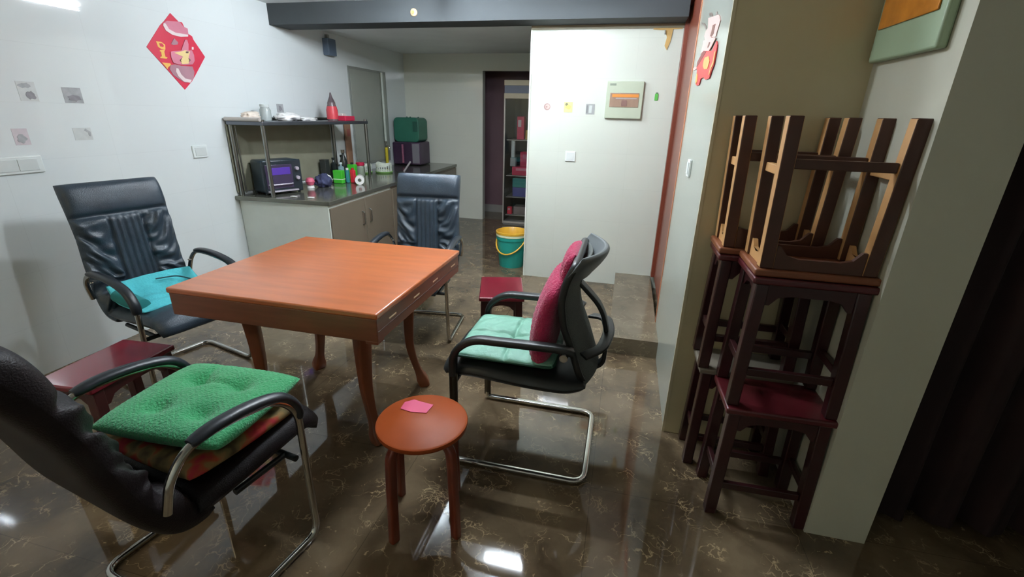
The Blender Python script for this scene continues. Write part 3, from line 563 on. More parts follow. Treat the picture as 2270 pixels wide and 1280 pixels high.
for i, (x, y, lb) in enumerate(((-3.055, 5.10, 'white plastic dish basket on a green tray, left of the pair behind the rack post'), (-2.86, 5.24, 'white plastic dish basket on a green tray, right of the pair beside the tap'))):
    t = thing('dish_basket', lb, 'basket', (x, y, z), -0.3, 'dish baskets on the worktop')
    lathe_obj('tray', [(0, 0), (0.095, 0), (0.108, 0.015), (0.104, 0.017), (0.09, 0.006), (0, 0.006)], M('lime', (150, 206, 110), 0.4), t)
    bm = bmesh.new(); n = 40
    for k in range(n):
        a0 = 2*PI*k/n; hh = 0.095 + 0.022*max(0, math.cos(2*a0))**2
        if k % 2: add_box(bm, (0.09*math.cos(a0), 0.09*math.sin(a0), 0.055), (0.004, 0.011, 0.075), Matrix.Rotation(a0, 3, 'Z'))
        add_box(bm, (0.094*math.cos(a0), 0.094*math.sin(a0), hh-0.008), (0.005, 0.019, 0.03), Matrix.Rotation(a0, 3, 'Z'))
    lathe(bm, [(0, 0.012), (0.083, 0.012), (0.091, 0.03), (0.087, 0.03), (0.08, 0.016), (0, 0.016)])
    finish('basket', bm, M('basket_white', (224, 230, 216), 0.4), t, smooth=False)
t = thing('knife_handle', 'grey utensil handle sticking out beside the right dish basket', 'utensil', (-2.66, 5.36, z))
tube('handle', [(0, 0, 0.005), (0.05, 0.1, 0.12)], 0.012, M('mauve_grey', (150, 142, 144), 0.4), t, 0); tube('blade', [(-0.05, -0.1, 0.006), (0, 0, 0.008)], 0.006, steel, t, 0)
t = thing('wooden_board', 'narrow tan wooden board leaning behind the far rack post', 'board', (-3.17, 5.02, z))
box('board', (-0.012, -0.05, 0.0), (0.012, 0.05, 0.56), M('tan_board', (150, 112, 88), 0.5, vary=0.1), t, 0.003)
box('red_mark', (0.012, -0.03, 0.42), (0.0135, 0.03, 0.5), M('tan_mark', (150, 84, 76), 0.5), t, 0.0)
t = thing('water_pipe', 'white vertical pipe on the left wall ending in a tap with a yellow sleeve', 'pipe', (-3.14, 5.86, 0.8))
tube('pipe', [(0, 0, 0.33), (0, 0, 1.16)], 0.016, M('pipe_white', (190, 198, 188), 0.3), t, 0)
tube('tap', [(0, 0, 0.33), (0, 0, 0.27), (0.05, -0.02, 0.27), (0.06, -0.02, 0.22)], 0.012, chrome, t, 0.02)
tube('yellow_sleeve', [(0, 0, 0.03), (0, 0, 0.25)], 0.02, M('yellow', (212, 192, 50), 0.4), t, 0)
t = thing('microwave_oven', 'dark purple microwave with a grey panel at the far end of the worktop', 'microwave', (-2.98, 6.3, z))
box('body', (-0.2, -0.17, 0.01), (0.2, 0.17, 0.31), M('mw_purple', (70, 50, 74), 0.4, vary=0.1), t, 0.01)
box('door', (-0.2, -0.178, 0.02), (0.08, -0.17, 0.30), M('mw_dark', (62, 44, 66), 0.25), t, 0.004)
box('handle_bar', (-0.06, -0.2, 0.03), (-0.035, -0.178, 0.28), M('mw_pink', (150, 92, 116), 0.3), t, 0.004)
box('control_panel', (0.085, -0.176, 0.03), (0.19, -0.17, 0.29), M('mw_grey', (128, 124, 132), 0.4), t, 0.003)
t = thing('bread_bin', 'dark green rounded bread bin on top of the microwave', 'bin', (-2.98, 6.3, z+0.31))
bm = bmesh.new(); prism(bm, [(a, b+0.16) for a, b in rrect(0.37, 0.32, 0.06, 5)], lambda u, v, d: (u, -0.15+d, v), 0.3); finish('bin_body', bm, M('teal_green', (44, 108, 88), 0.45, vary=0.06), t, bevel=0.012)
box('bin_window', (0.1, -0.155, 0.14), (0.17, -0.15, 0.27), M('teal_dark', (34, 84, 70), 0.4), t, 0.003)
for x in (-0.05, 0.0, 0.12): lathe_obj('stud', [(0, 0.318), (0.012, 0.318), (0.01, 0.33), (0, 0.332)], M('teal_dark', (34, 84, 70), 0.4), t, (x, 0, 0), 12)
# two white specks (paper scraps) at the near edge of the worktop
for x, y, lb in ((-2.72, 3.40, 'small white scrap on the near edge of the worktop, in front of the oven'), (-2.56, 3.41, 'small white scrap on the near edge of the worktop, toward its corner')):
    bm = bmesh.new(); add_box(bm, (0, 0, 0.004), (0.05, 0.03, 0.006)); o = finish('paper_scrap', bm, film, bevel=0.002); o.location = (x, y, 0.801); props(o, lb, 'scrap', 'scraps on the worktop')
# cup on wall hook behind rack
# ================================================================== PASSAGE: GLASS-FRONTED FRIDGE WITH GOODS
F = thing('display_cabinet', 'tall dark glass-fronted cabinet with pale frame standing in the passage opening', 'display cabinet', (-1.28, 6.62, 0))
dkc = M('cab_dark', (58, 66, 66), 0.4); alu = M('cab_frame', (190, 182, 174), 0.35, 0.3); tanp = M('cab_tan', (196, 184, 158), 0.45)
box('back', (-0.38, 0.34, 0.02), (0.38, 0.36, 1.92), dkc, F); 
box('side', (-0.38, -0.2, 0.02), (-0.36, 0.34, 1.92), dkc, F); box('side', (0.36, -0.2, 0.02), (0.38, 0.34, 1.92), dkc, F)
box('base', (-0.38, -0.2, 0.0), (0.38, 0.34, 0.06), M('cab_base', (150, 148, 146), 0.4), F)
box('top', (-0.38, -0.2, 1.90), (0.38, 0.34, 1.93), dkc, F)
box('header_rail', (-0.385, -0.215, 1.86), (0.38, -0.2, 1.925), tanp, F); box('header_rail', (-0.385, -0.215, 1.70), (0.38, -0.2, 1.765), tanp, F)
box('header_panel', (-0.38, -0.208, 1.765), (0.38, -0.2, 1.86), M('header_blue', (110, 116, 132), 0.4), F, 0.001)
box('door_stile', (-0.385, -0.215, 0.02), (-0.365, -0.2, 1.70), alu, F); box('door_sill', (-0.365, -0.215, 0.02), (0.38, -0.2, 0.05), alu, F)
shelves = (0.14, 0.40, 0.70, 1.18)
for zz in shelves: box('shelf', (-0.35, -0.17, zz-0.012), (0.35, 0.33, zz), M('cab_shelf', (176, 180, 178), 0.3, 0.3), F, 0.002)
gl = M('cab_glass', (255, 255, 255), 0.02, trans=1.0); box('glass_door', (-0.364, -0.211, 0.052), (0.378, -0.206, 1.698), gl, F, 0)
def goods(name, label, lo, hi, m, cat, extra=None):
    t = thing(name, label, cat, (-1.28 + (lo[0]+hi[0])/2, 6.62 + (lo[1]+hi[1])/2, lo[2]))
    w_, d_, h_ = hi[0]-lo[0], hi[1]-lo[1], hi[2]-lo[2]
    box('carton', (-w_/2, -d_/2, 0), (w_/2, d_/2, h_), m, t, 0.008)
    if extra: box('label_patch', (-w_*0.35, -d_/2-0.0015, h_*0.55), (w_*0.1, -d_/2, h_*0.85), extra, t, 0)
mag = M('magenta_pack', (206, 44, 88), 0.4)
goods('snack_pack', 'tall raspberry red pack at the top of the glass cabinet', (-0.22, -0.12, 1.181), (-0.12, 0.0, 1.48), mag, 'pack', M('patch_w', (220, 196, 200), 0.4))
goods('yellow_box', 'yellow box on the upper shelf of the glass cabinet', (-0.10, -0.12, 1.181), (0.06, 0.0, 1.31), M('yel_box', (196, 168, 84), 0.4), 'box')
goods('white_cup', 'tall white cup inside the glass cabinet at its left', (-0.29, -0.14, 0.94), (-0.24, -0.08, 1.165), M('wht', (196, 206, 202), 0.4), 'cup')
goods('red_box', 'large raspberry red box on the middle shelf of the glass cabinet', (-0.16, -0.14, 0.82), (0.1, 0.05, 1.02), mag, 'box', M('patch_p', (200, 100, 130), 0.4))
goods('red_box', 'lower raspberry red box on the middle shelf with a pale square', (-0.27, -0.15, 0.701), (0.1, 0.05, 0.819), mag, 'box', M('patch_p2', (220, 140, 160), 0.4))
goods('white_cup', 'white mug base standing on the lower red box in the glass cabinet', (-0.30, -0.15, 0.82), (-0.22, -0.07, 0.939), M('wht2', (176, 184, 182), 0.4), 'cup')
goods('teal_box', 'teal box on the lower shelf of the glass cabinet', (-0.26, -0.14, 0.531), (0.1, 0.05, 0.66), M('teal_bx', (58, 150, 146), 0.4), 'box')
goods('blue_box', 'blue-violet box under the teal box in the glass cabinet', (-0.26, -0.14, 0.401), (0.1, 0.05, 0.53), M('blue_bx', (80, 90, 160), 0.4), 'box')
goods('red_can', 'small bright red can at the bottom of the glass cabinet', (-0.33, -0.15, 0.141), (-0.26, -0.08, 0.25), M('can_red', (214, 46, 70), 0.3), 'can', M('patch_w', (220, 196, 200), 0.4))
goods('grey_pack', 'grey striped pack beside the red can in the glass cabinet', (-0.24, -0.14, 0.141), (0.1, 0.05, 0.26), M('grey_pk', (150, 136, 136), 0.4), 'pack')
# ================================================================== BUCKETS
t = thing('plastic_bucket', 'teal plastic bucket on the floor at the partition corner', 'bucket', (-1.075, 4.56, 0))
teal_b = M('bucket_teal', (34, 150, 136), 0.35, vary=0.04)
lathe_obj('bucket_body', [(0, 0), (0.125, 0), (0.128, 0.008), (0.156, 0.29), (0.162, 0.29), (0.164, 0.32), (0.160, 0.323), (0.158, 0.30), (0.150, 0.29), (0.12, 0.012), (0, 0.01)], teal_b, t, n=48)
tube('bail', [(0.163*math.cos(a), 0.163*math.sin(a)-0.03*0, 0.30 - 0.145*math.sin(q)) for a, q in [(PI*0.95 + PI*0.95*k/16, PI*k/16) for k in range(17)]], 0.008, M('bucket_yellow', (222, 170, 56), 0.35), t, 0)
t = thing('plastic_bucket', 'cream-rimmed bucket nested between the teal and the yellow one', 'bucket', (-1.075, 4.56, 0.03))
lathe_obj('bucket_body', [(0, 0), (0.116, 0), (0.146, 0.27), (0.152, 0.295), (0.166, 0.297), (0.167, 0.318), (0.158, 0.32), (0.142, 0.27), (0.112, 0.005), (0, 0.005)], M('bucket_cream', (226, 230, 190), 0.35), t, n=48)
t = thing('plastic_bucket', 'yellow bucket nested on top inside the teal bucket', 'bucket', (-1.075, 4.56, 0.06))
lathe_obj('bucket_body', [(0, 0), (0.106, 0), (0.136, 0.25), (0.146, 0.285), (0.168, 0.292), (0.169, 0.312), (0.158, 0.316), (0.15, 0.30), (0.132, 0.25), (0.102, 0.005), (0, 0.005)], M('bucket_yellow', (222, 170, 56), 0.35), t, n=48)
# ================================================================== MAHJONG-STYLE TABLE
T = thing('square_table', 'square orange-brown wooden game table with deep sides and curved legs', 'table', (-1.35, 1.895, 0))
HX, HY = 0.493, 0.465
box('tabletop', (-HX, -HY, 0.755), (HX, HY, 0.78), tabl, T, 0.007)
bm = bmesh.new(); i = 0.006
add_box(bm, (0, 0, 0.705), (2*HX-2*i, 2*HY-2*i, 0.1)); finish('side_case', bm, tabs, T, bevel=0.004)
bm = bmesh.new(); add_box(bm, (0.0, 0, 0.645), (2*HX-0.16, 2*HY-0.16, 0.024)); finish('under_frame', bm, tabs, T, bevel=0.004)
for y in (-0.33, -0.1, 0.12, 0.37): box('drawer_slot', (HX-i, y-0.03, 0.716), (HX-i+0.0015, y+0.03, 0.722), slot_m, T, 0)
tube('seam', [(HX-i+0.001, -0.455, 0.70), (HX-i+0.001, 0.455, 0.70)], 0.002, M('seam_dark', (70, 36, 24), 0.5), T, 0)
box('corner_block', (HX-0.06, -HY+0.005, 0.645), (HX-0.008, -HY+0.06, 0.66), tabs, T, 0.003)
for sx in (-1, 1):
    for sy in (-1, 1):
        d = Vector((sx, sy*0.5, 0)).normalized()
        px, py = (0.28 if sx > 0 else -0.32), sy*0.24
        pts = []
        for k in range(25):
            s = k/24; zz = 0.65*(1-s)
            o = 0.015*math.sin(s*PI) * -1 + 0.075*max(0, s-0.55)**1.5*6.0*0.45 - 0.004
            pts.append((px + d.x*(o+0.005), py + d.y*(o+0.005), zz+0.0))
        def sc(t): 
            k = 1 - 0.45*min(t/0.75, 1)
            if t > 0.86: k = 0.55 + 0.35*math.sin((t-0.86)/0.14*PI*0.75)
            return (k, k)
        bm = bmesh.new(); sweep(bm, pts, rrect(0.078, 0.07, 0.012), up=(d.x, d.y, 0), scale=sc); finish('leg', bm, leg_m, T)
# ================================================================== LEATHER CHAIRS
def back_disp(u, s):
    a = abs(u)
    head = 0.010*math.sin(min(max((s-0.70)/0.28, 0), 1)*PI)
    groove = -0.016*math.exp(-((s-0.69)/0.016)**2)
    d = head + groove
    if s < 0.69:
        k = min(1, (0.69-s)/0.05)*min(1, s/0.12+0.3)
        if a < 0.34: d += k*(0.009*abs(math.cos(u/0.34*PI*2.5))-0.004)
        else:
            v = (a-0.34)/0.66
            ph = s*34 + math.sin(u*5+s*9)*1.6 - v*4.2*(1 if s > 0.35 else -0.6)
            d += k*(0.0125*(math.sin(ph)*0.6+0.5*math.sin(ph*1.7+u*7)+0.25*math.sin(ph*3.1-u*9)) + 0.006*math.sin(v*PI))
        d += -0.012*k*math.exp(-((a-0.34)/0.035)**2)
    return d
def seat_disp(u, s): return 0.010*(1-u*u)*math.sin(PI*s) + 0.004*math.sin(s*17+u*3)*math.exp(-((s-0.75)/0.2)**2)
def leather_chair(name, label, loc, rz, lm, foot=0.47, af=0.50, sd=1.0, bh=1.0, bt=1.0, lean=0.0):
    """foot / af: how far forward the front tube and the armrest reach; sd seat depth, bh back height, bt padding"""
    t = thing(name, label, 'chair', loc, rz)
    bm = bmesh.new(); shell(bm, [(x*sd, z, h, th) for x, z, h, th in ((0.585, 0.395, 0.22, 0.05), (0.575, 0.43, 0.235, 0.075), (0.52, 0.455, 0.24, 0.09), (0.38, 0.445, 0.24, 0.09), (0.22, 0.43, 0.24, 0.09), (0.09, 0.42, 0.24, 0.085))], seat_disp, 36, 40, send=0.10); finish('seat', bm, lm, t, angle=180)
    bm = bmesh.new(); shell(bm, [(x-lean*(z-0.42)/0.68, 0.42+(z-0.42)*bh, h, th*bt) for x, z, h, th in ((0.12, 0.385, 0.225, 0.06), (0.045, 0.42, 0.24, 0.08), (-0.005, 0.53, 0.242, 0.075), (-0.025, 0.68, 0.24, 0.07), (-0.035, 0.82, 0.236, 0.07), (-0.055, 0.95, 0.238, 0.08), (-0.085, 1.05, 0.238, 0.085), (-0.105, 1.10, 0.235, 0.06))], back_disp, 72, 150, edge=10, send=0.045); finish('backrest', bm, lm, t, angle=180)
    k_ = af/0.50
    for s in (-1, 1):
        y = 0.27*s
        pad = [tuple(interp([(0.10*k_, y, 0.668), (0.20*k_, y, 0.678), (0.34*k_, y, 0.668), (0.45*k_, y, 0.638), (0.505*k_, y, 0.58), (0.51*k_, y, 0.53)], k/20)) for k in range(21)]
        tube('armrest', pad, 0.02, pad_m, t, 0, prof=circ(0.024, 14, 0.016), scale=lambda q: (0.75+0.25*math.sin(min(1, q*8, (1-q)*8)*PI/2),)*2)
        lathe_obj('bolt', [(0, 0.0), (0.011, 0.0), (0.009, 0.006), (0, 0.007)], chrome, t, (0.04, y*0.93, 0.6), 12)
    L = [(0.0, 0.252, 0.50), (0.015, 0.27, 0.60), (0.09*k_, 0.27, 0.664), (0.22*k_, 0.27, 0.668), (0.42*k_, 0.27, 0.645), (0.51*k_, 0.27, 0.56), (foot, 0.27, 0.014), (0.0, 0.27, 0.014)]
    tube('frame', L + [(a, -b, c) for a, b, c in L][::-1], 0.0125, chrome, t, 0.06)
    q = af - 0.02
    tube('seat_support', [(q, -0.262, 0.375), (q, 0.262, 0.375)], 0.011, plast, t, 0)
    tube('seat_support', [(0.20, -0.21, 0.375), (q, -0.21, 0.375)], 0.011, plast, t, 0); tube('seat_support', [(0.20, 0.21, 0.375), (q, 0.21, 0.375)], 0.011, plast, t, 0)
    return t
A = leather_chair('leather_chair', 'black high-backed leather armchair against the left wall with a turquoise cloth on it', (-2.70, 1.985, 0), -0.25, leather)
Bc = leather_chair('leather_chair', 'black high-backed leather armchair behind the table facing the camera', (-1.385, 3.12, 0), -1.46, leather, bh=0.965)
D = leather_chair('leather_chair', 'black and brown leather armchair in the left foreground seen from behind', (-1.32, 0.73, 0), 1.40, leather_br, 0.42, 0.41, 0.9, 0.92, 1.2, 0.11)
def local(chair, f, l, z):
    v = chair.matrix_basis @ Vector((f, l, z)); return v
def cushion(bm, w_, d_, h_, tufts=(), bumpf=None, n=56, soft=0.5):
    """flat pillow, x depth, y width, base at z=0"""
    T_, B_ = [], []
    for i in range(n+1):
        ra, rb = [], []
        for j in range(n+1):
            u = -1+2*i/n; v = -1+2*j/n
            e = max(0.0, (1-abs(u)**5)*(1-abs(v)**5))**soft
            x = u*d_/2*(1-0.04*v*v); y = v*w_/2*(1-0.04*u*u)
            zt = h_*0.5 + h_*0.5*e
            for tx, ty, td, tr in tufts: zt -= td*math.exp(-((x-tx)**2+(y-ty)**2)/(tr*tr))*e
            if bumpf: zt += bumpf(x, y)*e
            ra.append(bm.verts.new((x, y, zt))); rb.append(bm.verts.new((x, y, h_*0.5-h_*0.5*e)))
        T_.append(ra); B_.append(rb)
    for i in range(n):
        for j in range(n):
            bm.faces.new((T_[i][j], T_[i+1][j], T_[i+1][j+1], T_[i][j+1])); bm.faces.new((B_[i][j], B_[i][j+1], B_[i+1][j+1], B_[i+1][j]))
    bmesh.ops.remove_doubles(bm, verts=bm.verts[:], dist=0.0004)
gm = M('green_knit', (60, 166, 106), 0.9, vary=0.1, scale=40, bump=0.9, bscale=150, sheen=0.3)
cu = thing('seat_cushion', 'thick emerald green tufted cushion on the foreground armchair', 'cushion', (-1.27, 1.02, 0.553), 1.62)
knit = lambda x, y: 0.0016*math.sin(x*330)*math.sin(y*330)
bm = bmesh.new(); cushion(bm, 0.46, 0.40, 0.075, [(0.07, 0.08, 0.03, 0.04), (0.07, -0.08, 0.03, 0.04), (-0.09, 0.08, 0.03, 0.04), (-0.09, -0.08, 0.03, 0.04)], lambda x, y: knit(x, y) - 0.012*math.exp(-(y-0.08)**2/0.0002)*math.exp(-((x-0.1)/0.08)**2) - 0.010*math.exp(-(x-0.07)**2/0.0002)*math.exp(-((y)/0.1)**2), n=110)
finish('cushion_body', bm, gm, cu, angle=180)
flo = bpy.data.materials.new('floral_cloth'); flo.use_nodes = True; nt = flo.node_tree; bb = nt.nodes['Principled BSDF']; bb.inputs['Roughness'].default_value = 0.9
tc = nt.nodes.new('ShaderNodeTexCoord'); n1 = nt.nodes.new('ShaderNodeTexNoise'); n1.inputs['Scale'].default_value = 17; n1.inputs['Detail'].default_value = 1.5; nt.links.new(tc.outputs['Object'], n1.inputs[0])
rp = nt.nodes.new('ShaderNodeValToRGB'); rp.color_ramp.interpolation = 'EASE'; e = rp.color_ramp.elements
e[0].position = 0.30; e[0].color = lin((72, 60, 40)); e[1].position = 0.72; e[1].color = lin((200, 70, 60))
for p_, c_ in ((0.42, (120, 104, 66)), (0.5, (150, 118, 72)), (0.56, (176, 84, 52)), (0.64, (186, 50, 60))): q_ = e.new(p_); q_.color = lin(c_)
nt.links.new(n1.outputs['Fac'], rp.inputs[0]); nt.links.new(rp.outputs[0], bb.inputs['Base Color'])
fc = thing('seat_cushion', 'red and brown floral cushion squashed under the green one', 'cushion', (-1.275, 1.01, 0.486), 1.42)
bm = bmesh.new(); cushion(bm, 0.45, 0.42, 0.07, [], lambda x, y: 0.004*math.sin(x*40)*math.sin(y*31)); finish('cushion_body', bm, flo, fc, angle=180)
# turquoise cloth on chair A
tq = M('turquoise_cloth', (84, 196, 206), 0.85, vary=0.1, scale=12, bump=0.4, bscale=90)
tc_ = thing('folded_cloth', 'turquoise quilted cloth with a dark strap on the wall-side armchair seat', 'cloth', local(A, 0.265, -0.0, 0.478), -0.25)
bm = bmesh.new(); cushion(bm, 0.45, 0.36, 0.045, [], lambda x, y: 0.003*math.sin(x*70) + 0.003*math.sin(y*50+x*20), n=60)
for v in bm.verts: v.co.z += 0.10*max(0, -(v.co.x+0.05)/0.14)**2 * 1.0
o = finish('cloth_body', bm, tq, tc_, angle=180)
tube('strap', [(-0.12, 0.0, 0.09), (-0.10, 0.10, 0.085), (-0.05, 0.14, 0.065), (0.0, 0.15, 0.055)], 0.004, M('strap_dark', (30, 70, 78), 0.6), tc_, 0.03)
lathe_obj('rolled_end', [(0, -0.14), (0.034, -0.13), (0.04, 0.0), (0.034, 0.13), (0, 0.14)], M('turquoise_dark', (40, 130, 130), 0.85), tc_); o = bpy.data.objects['rolled_end']; o.rotation_euler = (0, PI/2, 0); o.location = (0.0, -0.19, 0.045)
# ================================================================== MESH OFFICE CHAIR
Cc = thing('office_chair', 'black mesh-backed office armchair with chrome sled base right of the table', 'chair', (-0.035, 1.865, 0), PI)
bm = bmesh.new(); shell(bm, [(0.64, 0.42, 0.20, 0.04), (0.62, 0.45, 0.235, 0.07), (0.5, 0.465, 0.245, 0.085), (0.3, 0.45, 0.245, 0.085), (0.12, 0.445, 0.24, 0.08), (0.03, 0.46, 0.22, 0.05)], None, 30, 36, send=0.10); finish('seat', bm, plast, Cc, angle=180)
mesh_m = M('grey_mesh_fabric', (92, 98, 94), 0.75, vary=0.25, scale=260, bump=0.6, bscale=400)
prof = [(0.03, 0.46), (0.05, 0.52), (0.085, 0.62), (0.125, 0.72), (0.14, 0.82), (0.125, 0.91), (0.095, 0.975)]
bm = bmesh.new(); shell(bm, [(a-0.035, b, 0.20, 0.012) for i, (a, b) in enumerate(prof)], None, 24, 40, edge=12, send=0.02, cx=0.04); finish('backrest_mesh', bm, mesh_m, Cc, angle=180)
bm = bmesh.new(); shell(bm, [(0.075, 0.885, 0.20, 0.02), (0.055, 0.92, 0.222, 0.028), (0.03, 0.955, 0.23, 0.032), (0.01, 0.985, 0.23, 0.03), (0.0, 1.005, 0.215, 0.02)], None, 40, 24, edge=12, send=0.12, cx=0.085); finish('head_bar', bm, headp, Cc, angle=180)
loop = []
for s in (1, -1):
    col = [(a+0.012, s*(0.215 if k else 0.17), b) for k, (a, b) in enumerate(prof)]
    loop += col if s == 1 else col[::-1]
tube('back_frame', fillet(loop + [loop[0]], 0.03), 0.013, plast, Cc, 0, prof=circ(0.016, 12, 0.012))
tube('lumbar_support', [(0.05, -0.21, 0.60), (-0.02, -0.16, 0.62), (-0.045, 0, 0.63), (-0.02, 0.16, 0.62), (0.05, 0.21, 0.60)], 0.01, plast, Cc, 0.08, prof=rrect(0.05, 0.014, 0.005))
tube('back_bracket', [(0.03, 0, 0.44), (-0.03, 0, 0.47), (-0.035, 0, 0.62), (0.0, 0, 0.74), (0.1, 0, 0.84)], 0.02, plast, Cc, 0.06, prof=rrect(0.06, 0.018, 0.006))
for s in (1, -1):
    y = 0.262*s
    tube('armrest', [(0.09, y*0.95, 0.63), (0.14, y, 0.648), (0.50, y, 0.640), (0.585, y, 0.57), (0.585, y, 0.46)], 0.02, plast, Cc, 0.05, prof=rrect(0.048, 0.03, 0.012), up=(0, 1, 0) if False else (0, 0, 1))
    tube('leg', [(0.585, y, 0.47), (0.585, y, 0.30), (0.585, y, 0.03)], 0.015, M('dark_chrome', (80, 78, 72), 0.25, 1.0), Cc, 0.03, prof=rrect(0.016, 0.036, 0.005), up=(1, 0, 0))
    bm = bmesh.new(); lathe(bm, [(0, -0.02), (0.016, -0.02), (0.016, 0.012), (0.01, 0.016), (0, 0.016)]); o = finish('bolt', bm, chrome, Cc); o.rotation_euler = (PI/2, 0, 0); o.location = (0.12, y+0.016*s, 0.625)
tube('sled_base', [(0.585, 0.262, 0.045), (0.585, 0.262, 0.014), (0.0, 0.262, 0.014), (0.0, -0.262, 0.014), (0.585, -0.262, 0.014), (0.585, -0.262, 0.045)], 0.013, chrome, Cc, 0.06, prof=rrect(0.028, 0.02, 0.006))
tube('seat_rail', [(0.578, -0.255, 0.43), (0.578, 0.255, 0.43)], 0.012, plast, Cc, 0)
pg = M('pale_green_satin', (120, 174, 152), 0.55, vary=0.08, scale=18, bump=0.3, bscale=60)
c1 = thing('seat_cushion', 'pale mint green quilted cushion on the mesh office chair', 'cushion', (-0.415, 1.865, 0.508), PI)
bm = bmesh.new()
def quilt(x, y): return -0.010*math.exp(-(x-0.0)**2/0.00008) - 0.010*math.exp(-(y)**2/0.00008) + 0.003*math.sin(x*60+3*math.sin(y*25))
cushion(bm, 0.45, 0.44, 0.05, [(0, 0, 0.015, 0.03)], quilt, n=90); finish('cushion_body', bm, pg, c1, angle=180)
tube('piping', fillet([(0.215, 0.22, 0.022), (-0.215, 0.22, 0.022), (-0.215, -0.22, 0.022), (0.215, -0.22, 0.022), (0.215, 0.22, 0.022)], 0.04), 0.006, M('dark_green_piping', (24, 76, 58), 0.6), c1, 0)
mk = M('magenta_knit', (176, 26, 80), 0.9, vary=0.12, scale=30, bump=0.8, bscale=130, sheen=0.3)
c2 = thing('back_cushion', 'long magenta knitted back cushion with a narrow neck roll on the mesh chair', 'cushion', (-0.035, 1.865, 0), PI)
bm = bmesh.new(); shell(bm, [(0.215, 0.50, 0.17, 0.06), (0.232, 0.55, 0.22, 0.10), (0.228, 0.66, 0.225, 0.11), (0.21, 0.77, 0.22, 0.10), (0.185, 0.84, 0.21, 0.085), (0.16, 0.88, 0.15, 0.05), (0.15, 0.91, 0.14, 0.06), (0.135, 0.955, 0.14, 0.065), (0.12, 0.99, 0.12, 0.04)], lambda u, s: 0.0012*math.sin(s*210)+0.003*math.cos(u*34), 40, 120, edge=4, send=0.06); finish('cushion_body', bm, mk, c2, angle=180)
# ================================================================== STOOLS
SH = 0.505
def stool(name, label, loc, rot, seatm, legm, sidem, group=None, L=0.375, W=0.265):
    t = thing(name, label, 'stool', loc); t.rotation_euler = rot
    if group: t['group'] = group
    bm = bmesh.new(); add_box(bm, (0, 0, SH-0.0125), (L, W, 0.025)); finish('seat', bm, seatm, t, bevel=0.007)
    lx, ly, q = L/2-0.035, W/2-0.032, 0.042
    for sx in (-1, 1):
        for sy in (-1, 1):
            bm = bmesh.new(); r_ = bmesh.ops.create_cube(bm, size=1)
            for v in r_['verts']:
                k = 0.012 if v.co.z < 0 else 0
                v.co = Vector((sx*(lx+k) + v.co.x*q, sy*(ly+k*0.7) + v.co.y*q, (SH-0.026) if v.co.z > 0 else 0))
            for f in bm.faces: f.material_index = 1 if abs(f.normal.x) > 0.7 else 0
            finish('leg', bm, [legm, sidem], t, bevel=0.004)
    def apron(half, h):
        a = half; return [(-a, 0), (a, 0), (a, -h), (a-0.012, -h), (a-0.035, -h*0.62), (a-0.07, -h*0.5), (-a+0.07, -h*0.5), (-a+0.035, -h*0.62), (-a+0.012, -h), (-a, -h)]
    for sy in (-1, 1):
        bm = bmesh.new(); prism(bm, apron(lx-q/2, 0.075), lambda u, v, d: (u, sy*(ly+0.008)-0.008+d, SH-0.026+v), 0.016); finish('apron', bm, legm, t, smooth=False)
        box('stretcher', (-lx-0.0+q/2-0.008, sy*(ly+0.008)-0.01, 0.125), (lx-q/2+0.008, sy*(ly+0.008)+0.01, 0.155), legm, t, 0.003)
    for sx in (-1, 1):
        bm = bmesh.new(); prism(bm, apron(ly-q/2, 0.06), lambda u, v, d: (sx*(lx+0.005)-0.008+d, u, SH-0.026+v), 0.016); finish('apron', bm, sidem, t, smooth=False)
        box('stretcher', (sx*(lx+0.008)-0.01, -ly+q/2-0.008, 0.15), (sx*(lx+0.008)+0.01, ly-q/2+0.008, 0.18), sidem, t, 0.003)
    return t
st = stool('wooden_stool', 'red varnished square wooden stool standing between the mesh chair and the partition', (-0.665, 2.575, 0), (0, 0, math.radians(105)), stool_m, stool_d, stool_d)
dup(st, (-1.99, 1.235, 0), (0, 0, math.radians(94)), 'red varnished wooden stool squeezed between the two left armchairs')
grp = 'red stools stacked beside the pier'
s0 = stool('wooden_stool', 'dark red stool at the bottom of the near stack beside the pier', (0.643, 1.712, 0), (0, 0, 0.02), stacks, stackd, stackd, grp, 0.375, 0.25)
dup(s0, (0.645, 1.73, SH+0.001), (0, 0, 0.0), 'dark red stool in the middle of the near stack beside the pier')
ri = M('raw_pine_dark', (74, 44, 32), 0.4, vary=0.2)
s1 = stool('wooden_stool', 'upside-down stool with raw pine undersides and lit-tinted sides on top of the near stack', (0.645, 1.735, 3*SH+0.003), (PI, 0, 0.0), M('seat_back_raw', (120, 70, 44), 0.4), ri, raw_lit_m, 'upturned stools on the stacks', 0.375, 0.245)
stool('wooden_stool', 'upside-down pine and dark stool on top of the far stack by the white wall', (0.572, 1.973, 3*SH+0.003), (PI, 0, 0), MATS['seat_back_raw'], ri, raw_lit_m, 'upturned stools on the stacks', 0.37, 0.215)
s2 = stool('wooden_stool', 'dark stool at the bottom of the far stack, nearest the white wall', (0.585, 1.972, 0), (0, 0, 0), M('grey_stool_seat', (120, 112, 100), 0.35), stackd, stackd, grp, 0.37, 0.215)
s3 = stool('wooden_stool', 'red stool in the middle of the far stack beside the white wall', (0.575, 1.972, SH+0.001), (0, 0, 0), stacks, stackd, stackd, grp, 0.37, 0.215)
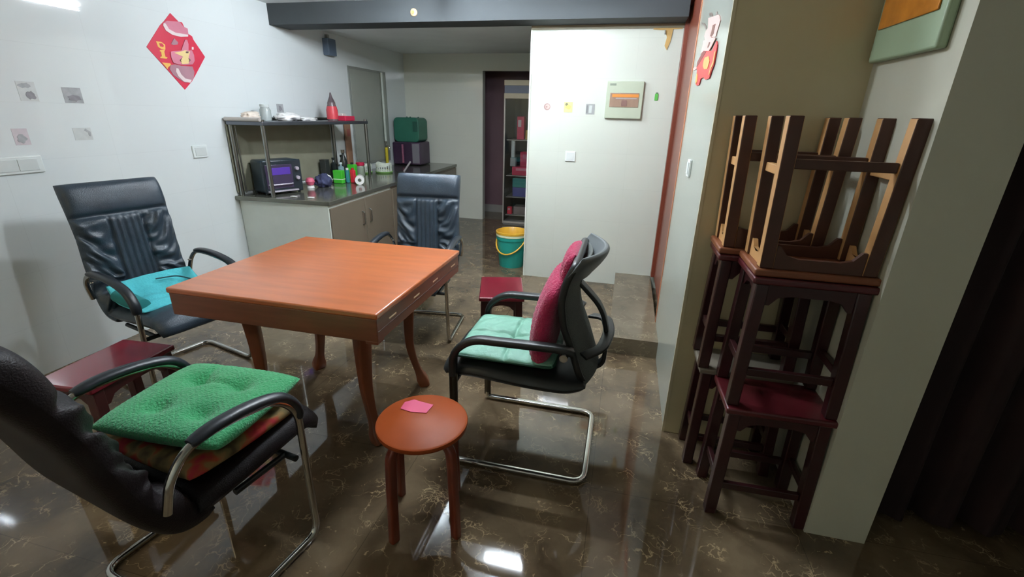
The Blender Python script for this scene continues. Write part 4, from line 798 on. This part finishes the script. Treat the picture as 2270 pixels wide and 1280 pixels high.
# round stool
R0 = thing('round_stool', 'round orange-brown bentwood stool in the centre foreground with a pink card', 'stool', (-0.625, 1.292, 0), 0.35)
lathe_obj('seat', [(0, 0.424), (0.157, 0.424), (0.165, 0.43), (0.167, 0.438), (0.165, 0.446), (0.158, 0.45), (0, 0.45)], rst, R0, n=64)
for k in range(4):
    a = PI/4 + PI/2*k; ca, sa = math.cos(a), math.sin(a)
    P = [(0.05*ca, 0.05*sa, 0.408), (0.145*ca, 0.145*sa, 0.405), (0.152*ca, 0.152*sa, 0.30), (0.162*ca, 0.162*sa, 0.0)]
    tube('leg', P, 0.02, rsl, R0, 0.06, prof=rrect(0.036, 0.03, 0.008), up=(-sa, ca, 0))
bm = bmesh.new()
prism(bm, [(-0.055, -0.03), (-0.01, -0.038), (0.05, -0.03), (0.055, 0.025), (0.0, 0.032), (-0.03, 0.038), (-0.058, 0.012)], lambda u, v, d: (u, v, d), 0.002)
o = finish('pink_card', bm, M('pink_card', (206, 70, 110), 0.6), smooth=False); o.location = (-0.675, 1.36, 0.4505); o.rotation_euler = (0, 0, 0.0); props(o, 'small pink paper card lying on the round stool', 'card')
# ================================================================== CURTAIN at far right
cm = M('maroon_curtain', (32, 12, 14), 0.8, vary=0.4, scale=2.5)
cu_ = thing('curtain', 'dark maroon curtain hanging in the shadow right of the pier', 'curtain', (1.06, 1.75, 0.03))
bm = bmesh.new(); n = 160; rows = 8; V = []
for i in range(n+1):
    x = i/n*1.5; r = []
    for j in range(rows+1):
        zz = 2.28*j/rows; y = 0.04*math.sin(x*38+0.5*math.sin(zz*2)) + 0.015*math.sin(x*71+zz)
        r.append((x, y, zz))
    V.append(r)
F_ = [[bm.verts.new((x, y-0.003, zz)) for x, y, zz in r] for r in V]; B_ = [[bm.verts.new((x, y+0.003, zz)) for x, y, zz in r] for r in V]
for i in range(n):
    for j in range(rows):
        bm.faces.new((F_[i][j], F_[i+1][j], F_[i+1][j+1], F_[i][j+1])); bm.faces.new((B_[i][j], B_[i][j+1], B_[i+1][j+1], B_[i+1][j]))
for i in range(n): 
    for j in (0, rows): bm.faces.new((F_[i][j], F_[i+1][j], B_[i+1][j], B_[i][j]))
for j in range(rows):
    for i in (0, n): bm.faces.new((F_[i][j], F_[i][j+1], B_[i][j+1], B_[i][j]))
finish('drape', bm, cm, cu_)
tube('curtain_rod', [(-0.02, 0, 2.29), (1.5, 0, 2.29)], 0.012, plast, cu_, 0)
